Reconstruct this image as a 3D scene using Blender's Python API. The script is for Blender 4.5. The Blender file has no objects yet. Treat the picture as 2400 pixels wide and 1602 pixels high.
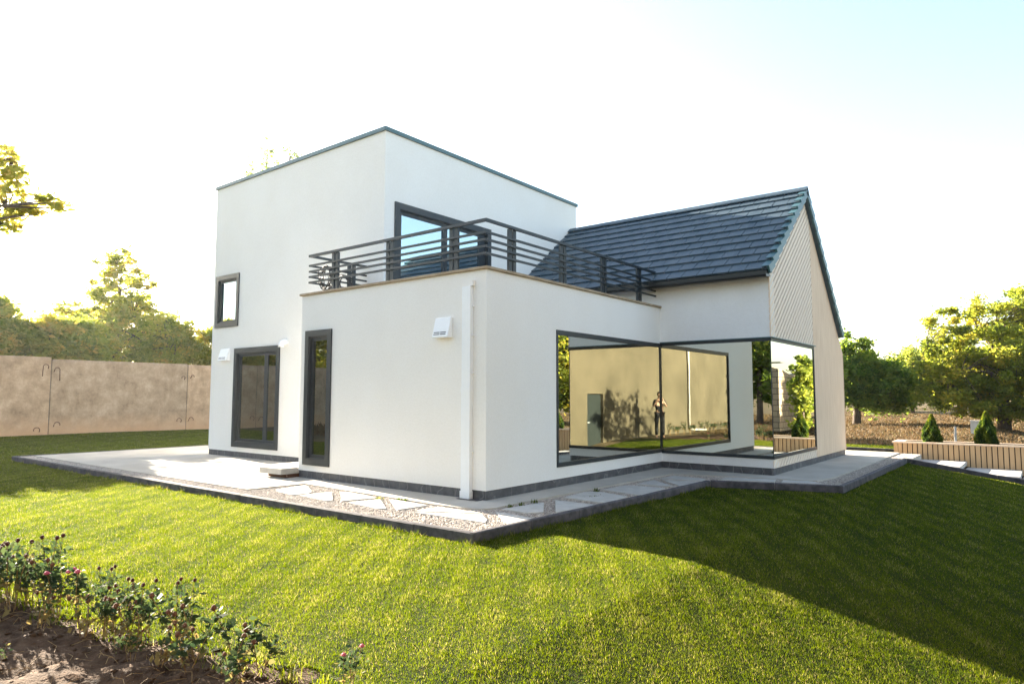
import bpy, math, random
import numpy as np
from mathutils import Vector, Matrix, noise

C = bpy.context.scene.collection
SC = bpy.context.scene
# ------------------------------------------------------------------ camera
cam_d = bpy.data.cameras.new("camera")
cam = bpy.data.objects.new("camera", cam_d)
C.objects.link(cam)
SC.camera = cam
PITCH, YAW, ROLL = 0.0787, -0.6658, 0.0008
FPX = 1588.06
CAM = Vector((6.5757, -7.7461, 1.55))
fw = Vector((math.sin(YAW) * math.cos(PITCH), math.cos(YAW) * math.cos(PITCH), math.sin(PITCH)))
r0 = fw.cross(Vector((0, 0, 1))).normalized()
u0 = r0.cross(fw)
rr = math.cos(ROLL) * r0 + math.sin(ROLL) * u0
uu = -math.sin(ROLL) * r0 + math.cos(ROLL) * u0
M = Matrix((rr, uu, -fw)).transposed().to_4x4()
M.translation = CAM
cam.matrix_world = M
cam_d.sensor_width = 36.0
cam_d.lens = 36.0 * FPX / 2400
cam_d.clip_start = 0.05
cam_d.clip_end = 3000


# ------------------------------------------------------------------ world, sun, exposure
SUN_EL = math.radians(15.3)
SD = Vector((-math.cos(math.atan(0.138)), math.sin(math.atan(0.138)), 0)) * math.cos(SUN_EL)
SD.z = math.sin(SUN_EL)
w = bpy.data.worlds.new("World")
SC.world = w
w.use_nodes = True
nt = w.node_tree
bg = nt.nodes["Background"]
sky = nt.nodes.new("ShaderNodeTexSky")
sky.sky_type = 'NISHITA'
sky.sun_disc = False
sky.sun_elevation = SUN_EL
sky.sun_rotation = math.atan2(SD.x, SD.y)
sky.air_density = 1.0
sky.dust_density = 1.3
sky.ozone_density = 0.7
hsv = nt.nodes.new("ShaderNodeHueSaturation")
hsv.inputs['Saturation'].default_value = 0.88
nt.links.new(sky.outputs[0], hsv.inputs['Color'])
nt.links.new(hsv.outputs[0], bg.inputs[0])
bg.inputs[1].default_value = 0.067
sun_d = bpy.data.lights.new("sun", 'SUN')
sun_d.energy = 5.0
sun_d.angle = math.radians(0.4)
sun_d.color = (1.0, 0.89, 0.72)
sun = bpy.data.objects.new("sun", sun_d)
C.objects.link(sun)
sun.rotation_euler = SD.to_track_quat('Z', 'Y').to_euler()
sun.location = (-30, 4, 12)
SC.view_settings.view_transform = 'Standard'
SC.view_settings.look = 'None'
SC.view_settings.gamma = 1.0
SC.view_settings.exposure = 2.95
SC.render.engine = 'CYCLES'
SC.cycles.max_bounces = 10
SC.cycles.diffuse_bounces = 4
SC.cycles.glossy_bounces = 5
SC.cycles.transmission_bounces = 4
SC.cycles.transparent_max_bounces = 12
SC.cycles.caustics_reflective = False
SC.cycles.caustics_refractive = False
SC.cycles.sample_clamp_indirect = 6.0


# ------------------------------------------------------------------ helpers
def tag(o, label=None, cat=None, group=None, kind=None):
    if label: o['label'] = label
    if cat: o['category'] = cat
    if group: o['group'] = group
    if kind: o['kind'] = kind
    return o


def empty(name, loc=(0, 0, 0), rz=0.0):
    o = bpy.data.objects.new(name, None)
    o.location = loc
    o.rotation_euler = (0, 0, rz)
    o.empty_display_size = 0.2
    C.objects.link(o)
    return o


class MB:
    def __init__(s):
        s.v = []
        s.f = []

    def quad(s, *p):
        n = len(s.v)
        s.v += [tuple(q) for q in p]
        s.f.append(tuple(range(n, n + len(p))))

    def box(s, x0, x1, y0, y1, z0, z1):
        if x1 < x0: x0, x1 = x1, x0
        if y1 < y0: y0, y1 = y1, y0
        if z1 < z0: z0, z1 = z1, z0
        n = len(s.v)
        s.v += [(x, y, z) for x in (x0, x1) for y in (y0, y1) for z in (z0, z1)]
        for q in ((0, 1, 3, 2), (4, 6, 7, 5), (0, 4, 5, 1), (2, 3, 7, 6), (0, 2, 6, 4), (1, 5, 7, 3)):
            s.f.append(tuple(n + i for i in q))

    def prism(s, poly, axis, a, b):
        """poly: list of 2-tuples in the plane normal to axis ('x': (y,z), 'y': (x,z), 'z': (x,y))"""
        def P(q, c):
            return {'x': (c, q[0], q[1]), 'y': (q[0], c, q[1]), 'z': (q[0], q[1], c)}[axis]
        area = sum(poly[i][0] * poly[(i + 1) % len(poly)][1] - poly[(i + 1) % len(poly)][0] * poly[i][1] for i in range(len(poly)))
        if area < 0: poly = poly[::-1]
        if axis == 'y': poly = poly[::-1]
        if a > b: a, b = b, a
        n = len(s.v)
        k = len(poly)
        s.v += [P(q, a) for q in poly] + [P(q, b) for q in poly]
        s.f.append(tuple(n + i for i in range(k))[::-1])
        s.f.append(tuple(n + k + i for i in range(k)))
        for i in range(k):
            j = (i + 1) % k
            s.f.append((n + i, n + j, n + k + j, n + k + i))

    def tube(s, pts, rads, seg=6, cap=True):
        pts = [Vector(p) for p in pts]
        n0 = len(s.v)
        for i, p in enumerate(pts):
            d = (pts[min(i + 1, len(pts) - 1)] - pts[max(i - 1, 0)]).normalized()
            a = d.cross(Vector((0.31, 0.17, 0.93)))
            if a.length < 1e-3: a = d.cross(Vector((1, 0, 0)))
            a.normalize()
            b = d.cross(a)
            for k in range(seg):
                t = 2 * math.pi * k / seg
                s.v.append(tuple(p + rads[i] * (math.cos(t) * a + math.sin(t) * b)))
        for i in range(len(pts) - 1):
            for k in range(seg):
                k2 = (k + 1) % seg
                s.f.append((n0 + i * seg + k, n0 + i * seg + k2, n0 + (i + 1) * seg + k2, n0 + (i + 1) * seg + k))
        if cap:
            s.f.append(tuple(n0 + k for k in range(seg))[::-1])
            m = n0 + (len(pts) - 1) * seg
            s.f.append(tuple(m + k for k in range(seg)))

    def lathe(s, cx, cy, prof, seg=12):
        n0 = len(s.v)
        for (r, z) in prof:
            for k in range(seg):
                t = 2 * math.pi * k / seg
                s.v.append((cx + r * math.cos(t), cy + r * math.sin(t), z))
        for i in range(len(prof) - 1):
            for k in range(seg):
                k2 = (k + 1) % seg
                s.f.append((n0 + i * seg + k, n0 + i * seg + k2, n0 + (i + 1) * seg + k2, n0 + (i + 1) * seg + k))
        s.f.append(tuple(n0 + k for k in range(seg))[::-1])
        m = n0 + (len(prof) - 1) * seg
        s.f.append(tuple(m + k for k in range(seg)))

    def build(s, name, mat, parent=None, smooth=False, bevel=0.0):
        me = bpy.data.meshes.new(name)
        off = Vector((0, 0, 0))
        me.from_pydata(s.v, [], s.f)
        me.validate()
        if mat: me.materials.append(mat)
        if smooth:
            for p in me.polygons: p.use_smooth = True
        o = bpy.data.objects.new(name, me)
        C.objects.link(o)
        if parent is not None:
            o.parent = parent
            o.matrix_parent_inverse = Matrix.Identity(4)
        if bevel > 0:
            m = o.modifiers.new("bevel", 'BEVEL')
            m.width = bevel
            m.segments = 2
            m.limit_method = 'ANGLE'
        return o


def npmesh(name, V, F, mat, parent=None, attr=None, smooth=False):
    """V (n,3) float, F (m,k) int"""
    me = bpy.data.meshes.new(name)
    V = np.ascontiguousarray(V, np.float32)
    F = np.ascontiguousarray(F, np.int32)
    m, k = F.shape
    me.vertices.add(len(V))
    me.vertices.foreach_set("co", V.ravel())
    me.loops.add(m * k)
    me.loops.foreach_set("vertex_index", F.ravel())
    me.polygons.add(m)
    me.polygons.foreach_set("loop_start", np.arange(0, m * k, k, dtype=np.int32))
    me.polygons.foreach_set("loop_total", np.full(m, k, np.int32))
    if smooth: me.polygons.foreach_set("use_smooth", np.ones(m, bool))
    me.update(calc_edges=True)
    if attr is not None:
        a = me.attributes.new("tint", 'FLOAT', 'POINT')
        a.data.foreach_set("value", np.ascontiguousarray(attr, np.float32))
    me.materials.append(mat)
    o = bpy.data.objects.new(name, me)
    C.objects.link(o)
    if parent is not None: o.parent = parent
    return o


def copy_tree(o, parent=None):
    c = o.copy()
    C.objects.link(c)
    c.parent = parent
    for ch in list(o.children): copy_tree(ch, c)
    return c


# ------------------------------------------------------------------ materials
def nmat(name):
    m = bpy.data.materials.new(name)
    m.use_nodes = True
    t = m.node_tree
    b = t.nodes["Principled BSDF"]
    return m, t, b


def N(t, typ, **kw):
    n = t.nodes.new(typ)
    for k, v in kw.items():
        if k in n.inputs: n.inputs[k].default_value = v
        else: setattr(n, k, v)
    return n


def ramp(t, fac, stops):
    r = t.nodes.new("ShaderNodeValToRGB")
    e = r.color_ramp.elements
    while len(e) < len(stops): e.new(0.5)
    for i, (p, c) in enumerate(stops):
        e[i].position = p
        e[i].color = (*c, 1)
    t.links.new(fac, r.inputs[0])
    return r.outputs[0]


def objco(t, scale=(1, 1, 1)):
    tc = t.nodes.new("ShaderNodeNewGeometry")
    mp = t.nodes.new("ShaderNodeMapping")
    mp.inputs['Scale'].default_value = scale
    t.links.new(tc.outputs['Position'], mp.inputs[0])
    return mp.outputs[0]


def noisetex(t, co, scale, detail=4, rough=0.55):
    n = N(t, "ShaderNodeTexNoise")
    n.inputs['Scale'].default_value = scale
    n.inputs['Detail'].default_value = detail
    n.inputs['Roughness'].default_value = rough
    t.links.new(co, n.inputs['Vector'])
    return n.outputs['Fac']


def bump(t, b, h, strength, dist=0.01):
    n = N(t, "ShaderNodeBump")
    n.inputs['Strength'].default_value = strength
    n.inputs['Distance'].default_value = dist
    t.links.new(h, n.inputs['Height'])
    t.links.new(n.outputs[0], b.inputs['Normal'])


def rough_mat(name, c0, c1, scale=3.0, rough=0.8, bs=0.3, bscale=80, bdist=0.004, lo=0.35, hi=0.65, stretch=(1, 1, 1), spec=0.3):
    m, t, b = nmat(name)
    co = objco(t, stretch)
    f = noisetex(t, co, scale, 5)
    t.links.new(ramp(t, f, [(lo, c0), (hi, c1)]), b.inputs['Base Color'])
    b.inputs['Roughness'].default_value = rough
    b.inputs['Specular IOR Level'].default_value = spec
    if bs > 0:
        bump(t, b, noisetex(t, objco(t, (1, 1, 1)), bscale, 3), bs, bdist)
    return m


MAT = {}
# stucco: faint vertical weathering, fine grain
def stucco(name, c0, c1, stain):
    m, t, b = nmat(name)
    co = objco(t)
    big = noisetex(t, objco(t, (0.9, 0.9, 0.7)), 1.1, 6)
    fine = noisetex(t, co, 60, 3)
    mx = N(t, "ShaderNodeMix", data_type='RGBA')
    t.links.new(ramp(t, big, [(0.4, c0), (0.62, c1)]), mx.inputs['A'])
    mx.inputs['B'].default_value = (*stain, 1)
    mm = N(t, "ShaderNodeMath", operation='MULTIPLY')
    t.links.new(noisetex(t, objco(t, (3, 3, 1.2)), 1.0, 8), mm.inputs[0])
    mm.inputs[1].default_value = 0.14
    t.links.new(mm.outputs[0], mx.inputs['Factor'])
    gr = N(t, "ShaderNodeMix", data_type='RGBA', blend_type='MULTIPLY')
    gr.inputs['Factor'].default_value = 1.0
    t.links.new(mx.outputs['Result'], gr.inputs['A'])
    t.links.new(ramp(t, noisetex(t, co, 22, 6, 0.8), [(0.35, (0.955, 0.952, 0.945)), (0.6, (1, 1, 1))]), gr.inputs['B'])
    t.links.new(gr.outputs['Result'], b.inputs['Base Color'])
    b.inputs['Roughness'].default_value = 0.9
    b.inputs['Specular IOR Level'].default_value = 0.15
    bump(t, b, noisetex(t, co, 38, 4, 0.7), 0.6, 0.008)
    return m
MAT['stucco'] = stucco('white_stucco', (0.875, 0.855, 0.82), (0.895, 0.88, 0.85), (0.83, 0.80, 0.75))
MAT['stucco2'] = stucco('grainy_stucco', (0.84, 0.835, 0.82), (0.89, 0.885, 0.87), (0.79, 0.77, 0.73))


def metal(name, col, rough=0.38, spec=0.5):
    m, t, b = nmat(name)
    co = objco(t)
    f = noisetex(t, co, 12, 4)
    t.links.new(ramp(t, f, [(0.3, tuple(c * (0.9 if max(col) < .5 else .985) for c in col)), (0.7, tuple(min(1, c * (1.1 if max(col) < .5 else 1.015)) for c in col))]), b.inputs['Base Color'])
    b.inputs['Roughness'].default_value = rough
    b.inputs['Specular IOR Level'].default_value = spec
    return m
MAT['frame'] = metal('anthracite_frame', (0.015, 0.022, 0.028), 0.42)
MAT['coping'] = metal('blue_grey_flashing', (0.065, 0.145, 0.165), 0.4)
MAT['rail'] = metal('railing_paint', (0.014, 0.022, 0.028), 0.4)
MAT['gutter'] = metal('black_gutter', (0.012, 0.014, 0.017), 0.35)
MAT['rubber'] = metal('black_gasket', (0.008, 0.008, 0.008), 0.6)
MAT['white_plastic'] = metal('white_plastic', (0.88, 0.90, 0.92), 0.45)
MAT['slot'] = metal('dark_slot', (0.05, 0.05, 0.05), 0.7)
MAT['cable'] = metal('dark_cable', (0.03, 0.028, 0.028), 0.5)
MAT['rust'] = metal('rusty_steel', (0.10, 0.045, 0.025), 0.8)
MAT['stone_coping'] = rough_mat('tan_stone', (0.30, 0.23, 0.15), (0.42, 0.33, 0.23), 6, 0.7)


# roof tile: dark slate blue concrete, slight per-tile variation
def tile_mat():
    m, t, b = nmat('roof_tile')
    co = objco(t, (3.0, 2.2, 2.2))
    v = N(t, "ShaderNodeTexVoronoi")
    v.inputs['Scale'].default_value = 1.0
    t.links.new(co, v.inputs['Vector'])
    t.links.new(ramp(t, v.outputs['Color'], [(0.0, (0.050, 0.082, 0.108)), (1.0, (0.088, 0.122, 0.148))]), b.inputs['Base Color'])
    b.inputs['Specular IOR Level'].default_value = 0.3
    b.inputs['Roughness'].default_value = 0.5
    bump(t, b, noisetex(t, objco(t), 90, 3), 0.12, 0.003)
    return m
MAT['tile'] = tile_mat()


def slate():
    m, t, b = nmat('slate_plinth')
    co = objco(t)
    f = noisetex(t, co, 5, 8, 0.65)
    base = ramp(t, f, [(0.3, (0.045, 0.045, 0.05)), (0.62, (0.10, 0.10, 0.108)), (0.78, (0.17, 0.165, 0.165))])
    # vein scratches
    w_ = N(t, "ShaderNodeTexWave", wave_type='BANDS')
    w_.inputs['Scale'].default_value = 1.2
    w_.inputs['Distortion'].default_value = 14
    w_.inputs['Detail'].default_value = 4
    t.links.new(co, w_.inputs['Vector'])
    vein = ramp(t, w_.outputs['Fac'], [(0.965, (0, 0, 0)), (1.0, (0.35, 0.35, 0.35))])
    mx = N(t, "ShaderNodeMix", data_type='RGBA')
    t.links.new(vein, mx.inputs['Factor'])
    t.links.new(base, mx.inputs['A'])
    mx.inputs['B'].default_value = (0.3, 0.3, 0.31, 1)
    # thin pale mortar joints every 0.62 m along the wall
    sp = N(t, "ShaderNodeSeparateXYZ")
    t.links.new(co, sp.inputs[0])
    su = N(t, "ShaderNodeMath", operation='ADD')
    t.links.new(sp.outputs['X'], su.inputs[0])
    t.links.new(sp.outputs['Y'], su.inputs[1])
    mo = N(t, "ShaderNodeMath", operation='FLOORED_MODULO')
    t.links.new(su.outputs[0], mo.inputs[0])
    mo.inputs[1].default_value = 0.62
    lt = N(t, "ShaderNodeMath", operation='LESS_THAN')
    t.links.new(mo.outputs[0], lt.inputs[0])
    lt.inputs[1].default_value = 0.005
    lm = N(t, "ShaderNodeMath", operation='MULTIPLY')
    t.links.new(lt.outputs[0], lm.inputs[0])
    lm.inputs[1].default_value = 0.6
    m3 = N(t, "ShaderNodeMix", data_type='RGBA')
    t.links.new(lm.outputs[0], m3.inputs['Factor'])
    t.links.new(mx.outputs['Result'], m3.inputs['A'])
    m3.inputs['B'].default_value = (0.3, 0.29, 0.28, 1)
    t.links.new(m3.outputs['Result'], b.inputs['Base Color'])
    b.inputs['Roughness'].default_value = 0.6
    return m
MAT['slate'] = slate()


def wood(name, c0, c1, axis, scale=1.0):
    """grain running along axis 'z' or diagonal; per-board shade from stretched noise"""
    m, t, b = nmat(name)
    st = {'z': (22, 22, 1.2), 'd': (3, 12, 12), 'x': (1.2, 22, 22)}[axis]
    f = noisetex(t, objco(t, st), scale, 6, 0.6)
    t.links.new(ramp(t, f, [(0.3, c0), (0.7, c1)]), b.inputs['Base Color'])
    b.inputs['Roughness'].default_value = 0.65
    b.inputs['Specular IOR Level'].default_value = 0.25
    return m
MAT['larch'] = wood('pale_larch_boards', (0.70, 0.50, 0.34), (0.88, 0.68, 0.50), 'z')
MAT['larch_d'] = wood('pale_larch_diagonal', (0.80, 0.66, 0.52), (0.89, 0.75, 0.60), 'd')
MAT['planter_wood'] = wood('planter_slat', (0.55, 0.34, 0.17), (0.70, 0.47, 0.26), 'z')
MAT['gapdark'] = rough_mat('board_gap', (0.03, 0.02, 0.015), (0.05, 0.035, 0.025), 4, 0.9, 0)


def glass(name, refl, tint, trans, wav=0.0):
    m, t, b = nmat(name)
    t.nodes.remove(b)
    out = t.nodes["Material Output"]
    g = N(t, "ShaderNodeBsdfGlossy")
    g.inputs['Roughness'].default_value = 0.0
    g.inputs['Color'].default_value = (*tint, 1)
    tr = N(t, "ShaderNodeBsdfTransparent")
    tr.inputs['Color'].default_value = (*trans, 1)
    lw = N(t, "ShaderNodeFresnel")
    lw.inputs['IOR'].default_value = 1.5
    ma = N(t, "ShaderNodeMath", operation='MULTIPLY_ADD', use_clamp=True)
    t.links.new(lw.outputs[0], ma.inputs[0])
    ma.inputs[1].default_value = 1.0
    ma.inputs[2].default_value = refl
    mx = N(t, "ShaderNodeMixShader")
    t.links.new(ma.outputs[0], mx.inputs[0])
    t.links.new(tr.outputs[0], mx.inputs[1])
    t.links.new(g.outputs[0], mx.inputs[2])
    if wav > 0:
        bp = N(t, "ShaderNodeBump")
        bp.inputs['Strength'].default_value = 1.0
        bp.inputs['Distance'].default_value = wav
        t.links.new(noisetex(t, objco(t), 1.1, 1), bp.inputs['Height'])
        t.links.new(bp.outputs[0], g.inputs['Normal'])
    t.links.new(mx.outputs[0], out.inputs[0])
    return m
MAT['glass_big'] = glass('coated_glass', 0.60, (0.92, 0.95, 0.88), (0.34, 0.38, 0.33), 0.0004)
MAT['glass'] = glass('window_glass', 0.34, (0.88, 0.93, 0.90), (0.38, 0.45, 0.38), 0.0008)
MAT['glass_sky'] = glass('tinted_door_glass', 0.55, (0.75, 0.92, 0.95), (0.3, 0.34, 0.34), 0.0012)

MAT['concrete_pave'] = rough_mat('concrete_pavement', (0.42, 0.385, 0.33), (0.52, 0.48, 0.42), 1.4, 0.85, 0.25, 120, 0.003, spec=0.2)
MAT['flag'] = rough_mat('pale_flagstone', (0.44, 0.42, 0.385), (0.54, 0.515, 0.475), 5, 0.85, 0.3, 90, 0.004, spec=0.2)
MAT['gravel_base'] = rough_mat('gravel_bed', (0.34, 0.295, 0.25), (0.48, 0.425, 0.37), 70, 0.95, 1.0, 90, 0.02)
MAT['kerbm'] = rough_mat('dark_kerb_concrete', (0.050, 0.046, 0.052), (0.11, 0.10, 0.108), 7, 0.75, 0.4, 90, 0.004)
MAT['soil'] = rough_mat('brown_soil', (0.060, 0.036, 0.022), (0.14, 0.088, 0.055), 9, 0.95, 0.9, 45, 0.02, spec=0.1)
MAT['interior'] = rough_mat('interior_plaster', (0.42, 0.42, 0.38), (0.5, 0.5, 0.46), 2, 0.9, 0)
MAT['interior_floor'] = rough_mat('interior_floor', (0.12, 0.10, 0.08), (0.2, 0.17, 0.13), 3, 0.6, 0)
MAT['curtain'] = rough_mat('pale_green_curtain', (0.35, 0.5, 0.42), (0.5, 0.65, 0.55), 8, 0.8, 0)
MAT['bark'] = rough_mat('bark', (0.06, 0.045, 0.035), (0.15, 0.12, 0.095), 14, 0.9, 0.8, 30, 0.02, stretch=(1, 1, 0.3))


# precast wall concrete: stains, lighter base
def wall_conc():
    m, t, b = nmat('weathered_concrete')
    big = noisetex(t, objco(t, (0.8, 0.8, 0.9)), 2.2, 12, 0.78)
    base = ramp(t, big, [(0.3, (0.24, 0.18, 0.125)), (0.5, (0.42, 0.32, 0.225)), (0.7, (0.60, 0.48, 0.36))])
    streak = noisetex(t, objco(t, (1.5, 1.5, 0.45)), 1.3, 8, 0.75)
    mx = N(t, "ShaderNodeMix", data_type='RGBA', blend_type='MULTIPLY')
    mx.inputs['Factor'].default_value = 0.7
    t.links.new(base, mx.inputs['A'])
    t.links.new(ramp(t, streak, [(0.3, (0.70, 0.66, 0.62)), (0.5, (1, 1, 1))]), mx.inputs['B'])
    sy = N(t, "ShaderNodeSeparateXYZ")
    gy_ = N(t, "ShaderNodeNewGeometry")
    t.links.new(gy_.outputs['Position'], sy.inputs[0])
    pn = N(t, "ShaderNodeMath", operation='MULTIPLY_ADD')
    t.links.new(sy.outputs['Y'], pn.inputs[0])
    pn.inputs[1].default_value = 1 / 5.75
    pn.inputs[2].default_value = 0.545
    fl_ = N(t, "ShaderNodeMath", operation='FLOOR')
    t.links.new(pn.outputs[0], fl_.inputs[0])
    wn = N(t, "ShaderNodeTexWhiteNoise", noise_dimensions='1D')
    t.links.new(fl_.outputs[0], wn.inputs['W'])
    m4 = N(t, "ShaderNodeMix", data_type='RGBA', blend_type='MULTIPLY')
    m4.inputs['Factor'].default_value = 1.0
    t.links.new(mx.outputs['Result'], m4.inputs['A'])
    t.links.new(ramp(t, wn.outputs[0], [(0.0, (0.86, 0.83, 0.80)), (1.0, (1.10, 1.0, 0.90))]), m4.inputs['B'])
    mx = m4
    # a warm rusty band of splashed earth at the foot
    sx = N(t, "ShaderNodeSeparateXYZ")
    g = N(t, "ShaderNodeNewGeometry")
    t.links.new(g.outputs['Position'], sx.inputs[0])
    ad = N(t, "ShaderNodeMath", operation='ADD')
    nn = N(t, "ShaderNodeMath", operation='MULTIPLY_ADD')
    t.links.new(noisetex(t, objco(t), 2.0, 4), nn.inputs[0])
    nn.inputs[1].default_value = 0.9
    nn.inputs[2].default_value = -0.45
    t.links.new(sx.outputs['Z'], ad.inputs[0])
    t.links.new(nn.outputs[0], ad.inputs[1])
    mr = N(t, "ShaderNodeMapRange")
    mr.inputs['From Min'].default_value = 0.75
    mr.inputs['From Max'].default_value = 0.05
    t.links.new(ad.outputs[0], mr.inputs[0])
    m2 = N(t, "ShaderNodeMix", data_type='RGBA')
    ms = N(t, "ShaderNodeMath", operation='MULTIPLY')
    t.links.new(mr.outputs[0], ms.inputs[0])
    ms.inputs[1].default_value = 0.75
    t.links.new(ms.outputs[0], m2.inputs['Factor'])
    t.links.new(mx.outputs['Result'], m2.inputs['A'])
    m2.inputs['B'].default_value = (0.50, 0.32, 0.19, 1)
    t.links.new(m2.outputs['Result'], b.inputs['Base Color'])
    b.inputs['Roughness'].default_value = 0.9
    b.inputs['Specular IOR Level'].default_value = 0.15
    bump(t, b, noisetex(t, objco(t), 25, 8, 0.7), 0.6, 0.02)
    return m
MAT['wall_conc'] = wall_conc()
MAT['cream'] = rough_mat('cream_render', (0.078, 0.065, 0.040), (0.115, 0.095, 0.060), 0.8, 0.9, 0.2, 30, 0.01, stretch=(1, .7, 0.7))


def leafmat(name, c0, c1, c2, trans=0.45, attr='tint'):
    m, t, b = nmat(name)
    a = N(t, "ShaderNodeAttribute", attribute_name=attr)
    col = ramp(t, a.outputs['Fac'], [(0.0, c0), (0.55, c1), (1.0, c2)])
    t.links.new(col, b.inputs['Base Color'])
    b.inputs['Roughness'].default_value = 0.65
    b.inputs['Specular IOR Level'].default_value = 0.15
    tl = N(t, "ShaderNodeBsdfTranslucent")
    hs = N(t, "ShaderNodeHueSaturation")
    hs.inputs['Hue'].default_value = 0.485
    hs.inputs['Saturation'].default_value = 1.1
    hs.inputs['Value'].default_value = 1.6
    t.links.new(col, hs.inputs['Color'])
    t.links.new(hs.outputs[0], tl.inputs['Color'])
    mx = N(t, "ShaderNodeMixShader")
    mx.inputs[0].default_value = trans
    t.links.new(b.outputs[0], mx.inputs[1])
    t.links.new(tl.outputs[0], mx.inputs[2])
    t.links.new(mx.outputs[0], t.nodes["Material Output"].inputs[0])
    return m
MAT['grass'] = leafmat('grass_blades', (0.013, 0.043, 0.005), (0.112, 0.150, 0.007), (0.34, 0.30, 0.12), 0.57)
MAT['dry'] = leafmat('dry_grass_blades', (0.06, 0.045, 0.022), (0.145, 0.10, 0.05), (0.06, 0.07, 0.024), 0.3)
MAT['leaf_dark'] = leafmat('dark_leaves', (0.07, 0.13, 0.024), (0.15, 0.23, 0.045), (0.28, 0.32, 0.06), 0.6)
MAT['leaf_mid'] = leafmat('mid_leaves', (0.10, 0.15, 0.03), (0.20, 0.25, 0.05), (0.36, 0.36, 0.08), 0.62)
MAT['leaf_yellow'] = leafmat('yellowing_leaves', (0.11, 0.155, 0.028), (0.24, 0.28, 0.05), (0.44, 0.37, 0.065), 0.62)
MAT['leaf_pale'] = leafmat('painted_sunlit_leaves', (0.20, 0.24, 0.06), (0.38, 0.38, 0.10), (0.55, 0.45, 0.14), 0.68)  # paler leaf tones carry the sunlight on the branch tips
MAT['leaf_backlit'] = leafmat('painted_backlit_leaves', (0.15, 0.20, 0.04), (0.30, 0.33, 0.07), (0.54, 0.43, 0.10), 0.66)  # brighter copy of the yellowing leaves, backlight glow put into the colour
MAT['leaf_cypress'] = leafmat('cypress_leaves', (0.03, 0.06, 0.014), (0.085, 0.13, 0.02), (0.26, 0.27, 0.04), 0.4)
MAT['zin_leaf'] = leafmat('flower_leaves', (0.03, 0.055, 0.025), (0.07, 0.10, 0.04), (0.25, 0.20, 0.08), 0.35)
MAT['zin_stem'] = rough_mat('straw_stem', (0.20, 0.12, 0.05), (0.40, 0.27, 0.12), 20, 0.8, 0)
MAT['zin_red'] = rough_mat('withered_red_petals', (0.05, 0.014, 0.010), (0.12, 0.03, 0.02), 60, 0.8, 0)
MAT['zin_brown'] = rough_mat('withered_brown_petals', (0.11, 0.045, 0.025), (0.22, 0.095, 0.045), 60, 0.8, 0)
MAT['zin_pink'] = rough_mat('pink_petals', (0.50, 0.06, 0.12), (0.7, 0.16, 0.2), 60, 0.7, 0)


def ground_mat():
    m, t, b = nmat('dry_field_ground')
    f = noisetex(t, objco(t), 0.35, 8, 0.65)
    base = ramp(t, f, [(0.3, (0.055, 0.05, 0.024)), (0.5, (0.125, 0.095, 0.052)), (0.7, (0.22, 0.16, 0.085))])
    t.links.new(base, b.inputs['Base Color'])
    b.inputs['Roughness'].default_value = 0.95
    b.inputs['Specular IOR Level'].default_value = 0.1
    bump(t, b, noisetex(t, objco(t), 8, 8, 0.7), 1.0, 0.08)
    return m
MAT['ground'] = ground_mat()


def lawn_mat():
    m, t, b = nmat('lawn_soil')
    f = noisetex(t, objco(t), 1.2, 6, 0.6)
    t.links.new(ramp(t, f, [(0.3, (0.02, 0.03, 0.008)), (0.7, (0.045, 0.05, 0.014))]), b.inputs['Base Color'])
    b.inputs['Roughness'].default_value = 0.95
    b.inputs['Specular IOR Level'].default_value = 0.05
    bump(t, b, noisetex(t, objco(t), 60, 5), 1.0, 0.02)
    return m
MAT['lawn'] = lawn_mat()


def block_mat(name, c0, c1, mortar, sx, sz):
    m, t, b = nmat(name)
    g = N(t, "ShaderNodeNewGeometry")
    s = N(t, "ShaderNodeSeparateXYZ")
    t.links.new(g.outputs['Position'], s.inputs[0])
    ad = N(t, "ShaderNodeMath", operation='ADD')
    t.links.new(s.outputs['X'], ad.inputs[0])
    t.links.new(s.outputs['Y'], ad.inputs[1])
    cb = N(t, "ShaderNodeCombineXYZ")
    t.links.new(ad.outputs[0], cb.inputs[0])
    t.links.new(s.outputs['Z'], cb.inputs[1])
    br = N(t, "ShaderNodeTexBrick")
    br.inputs['Scale'].default_value = 1.0
    br.inputs['Brick Width'].default_value = sx
    br.inputs['Row Height'].default_value = sz
    br.inputs['Mortar Size'].default_value = 0.02
    br.inputs['Color1'].default_value = (*c0, 1)
    br.inputs['Color2'].default_value = (*c1, 1)
    br.inputs['Mortar'].default_value = (*mortar, 1)
    t.links.new(cb.outputs[0], br.inputs['Vector'])
    t.links.new(br.outputs['Color'], b.inputs['Base Color'])
    b.inputs['Roughness'].default_value = 0.9
    return m
MAT['ruin'] = block_mat('ruin_blocks', (0.34, 0.27, 0.18), (0.26, 0.21, 0.15), (0.07, 0.05, 0.04), 0.55, 0.33)


# ------------------------------------------------------------------ terrain
def sstep(a, b, x):
    t = np.clip((x - a) / (b - a), 0, 1)
    return t * t * (3 - 2 * t)


def H(x, y):
    x = np.asarray(x, float)
    y = np.asarray(y, float)
    drop = 0.145 * np.clip(x - 3.75, 0, 3.4)
    k = 0.35 + 0.65 * sstep(-7.0, -2.0, y)
    z = -0.12 - drop * k
    z = z + 0.005 * np.sin(x * 1.3 + 0.7 * y) * np.sin(0.9 * y - 0.4 * x)
    far = sstep(17, 40, np.hypot(x, y))
    z = z + far * (0.10 * np.sin(x * 0.17) * np.cos(y * 0.13) + 0.05 * np.sin(x * .5 + y * .37))
    return z


KERB = [(-14.22, -1.90), (1.42, -1.88), (1.66, 4.40), (3.75, 5.10), (3.78, 11.73)]


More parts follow.
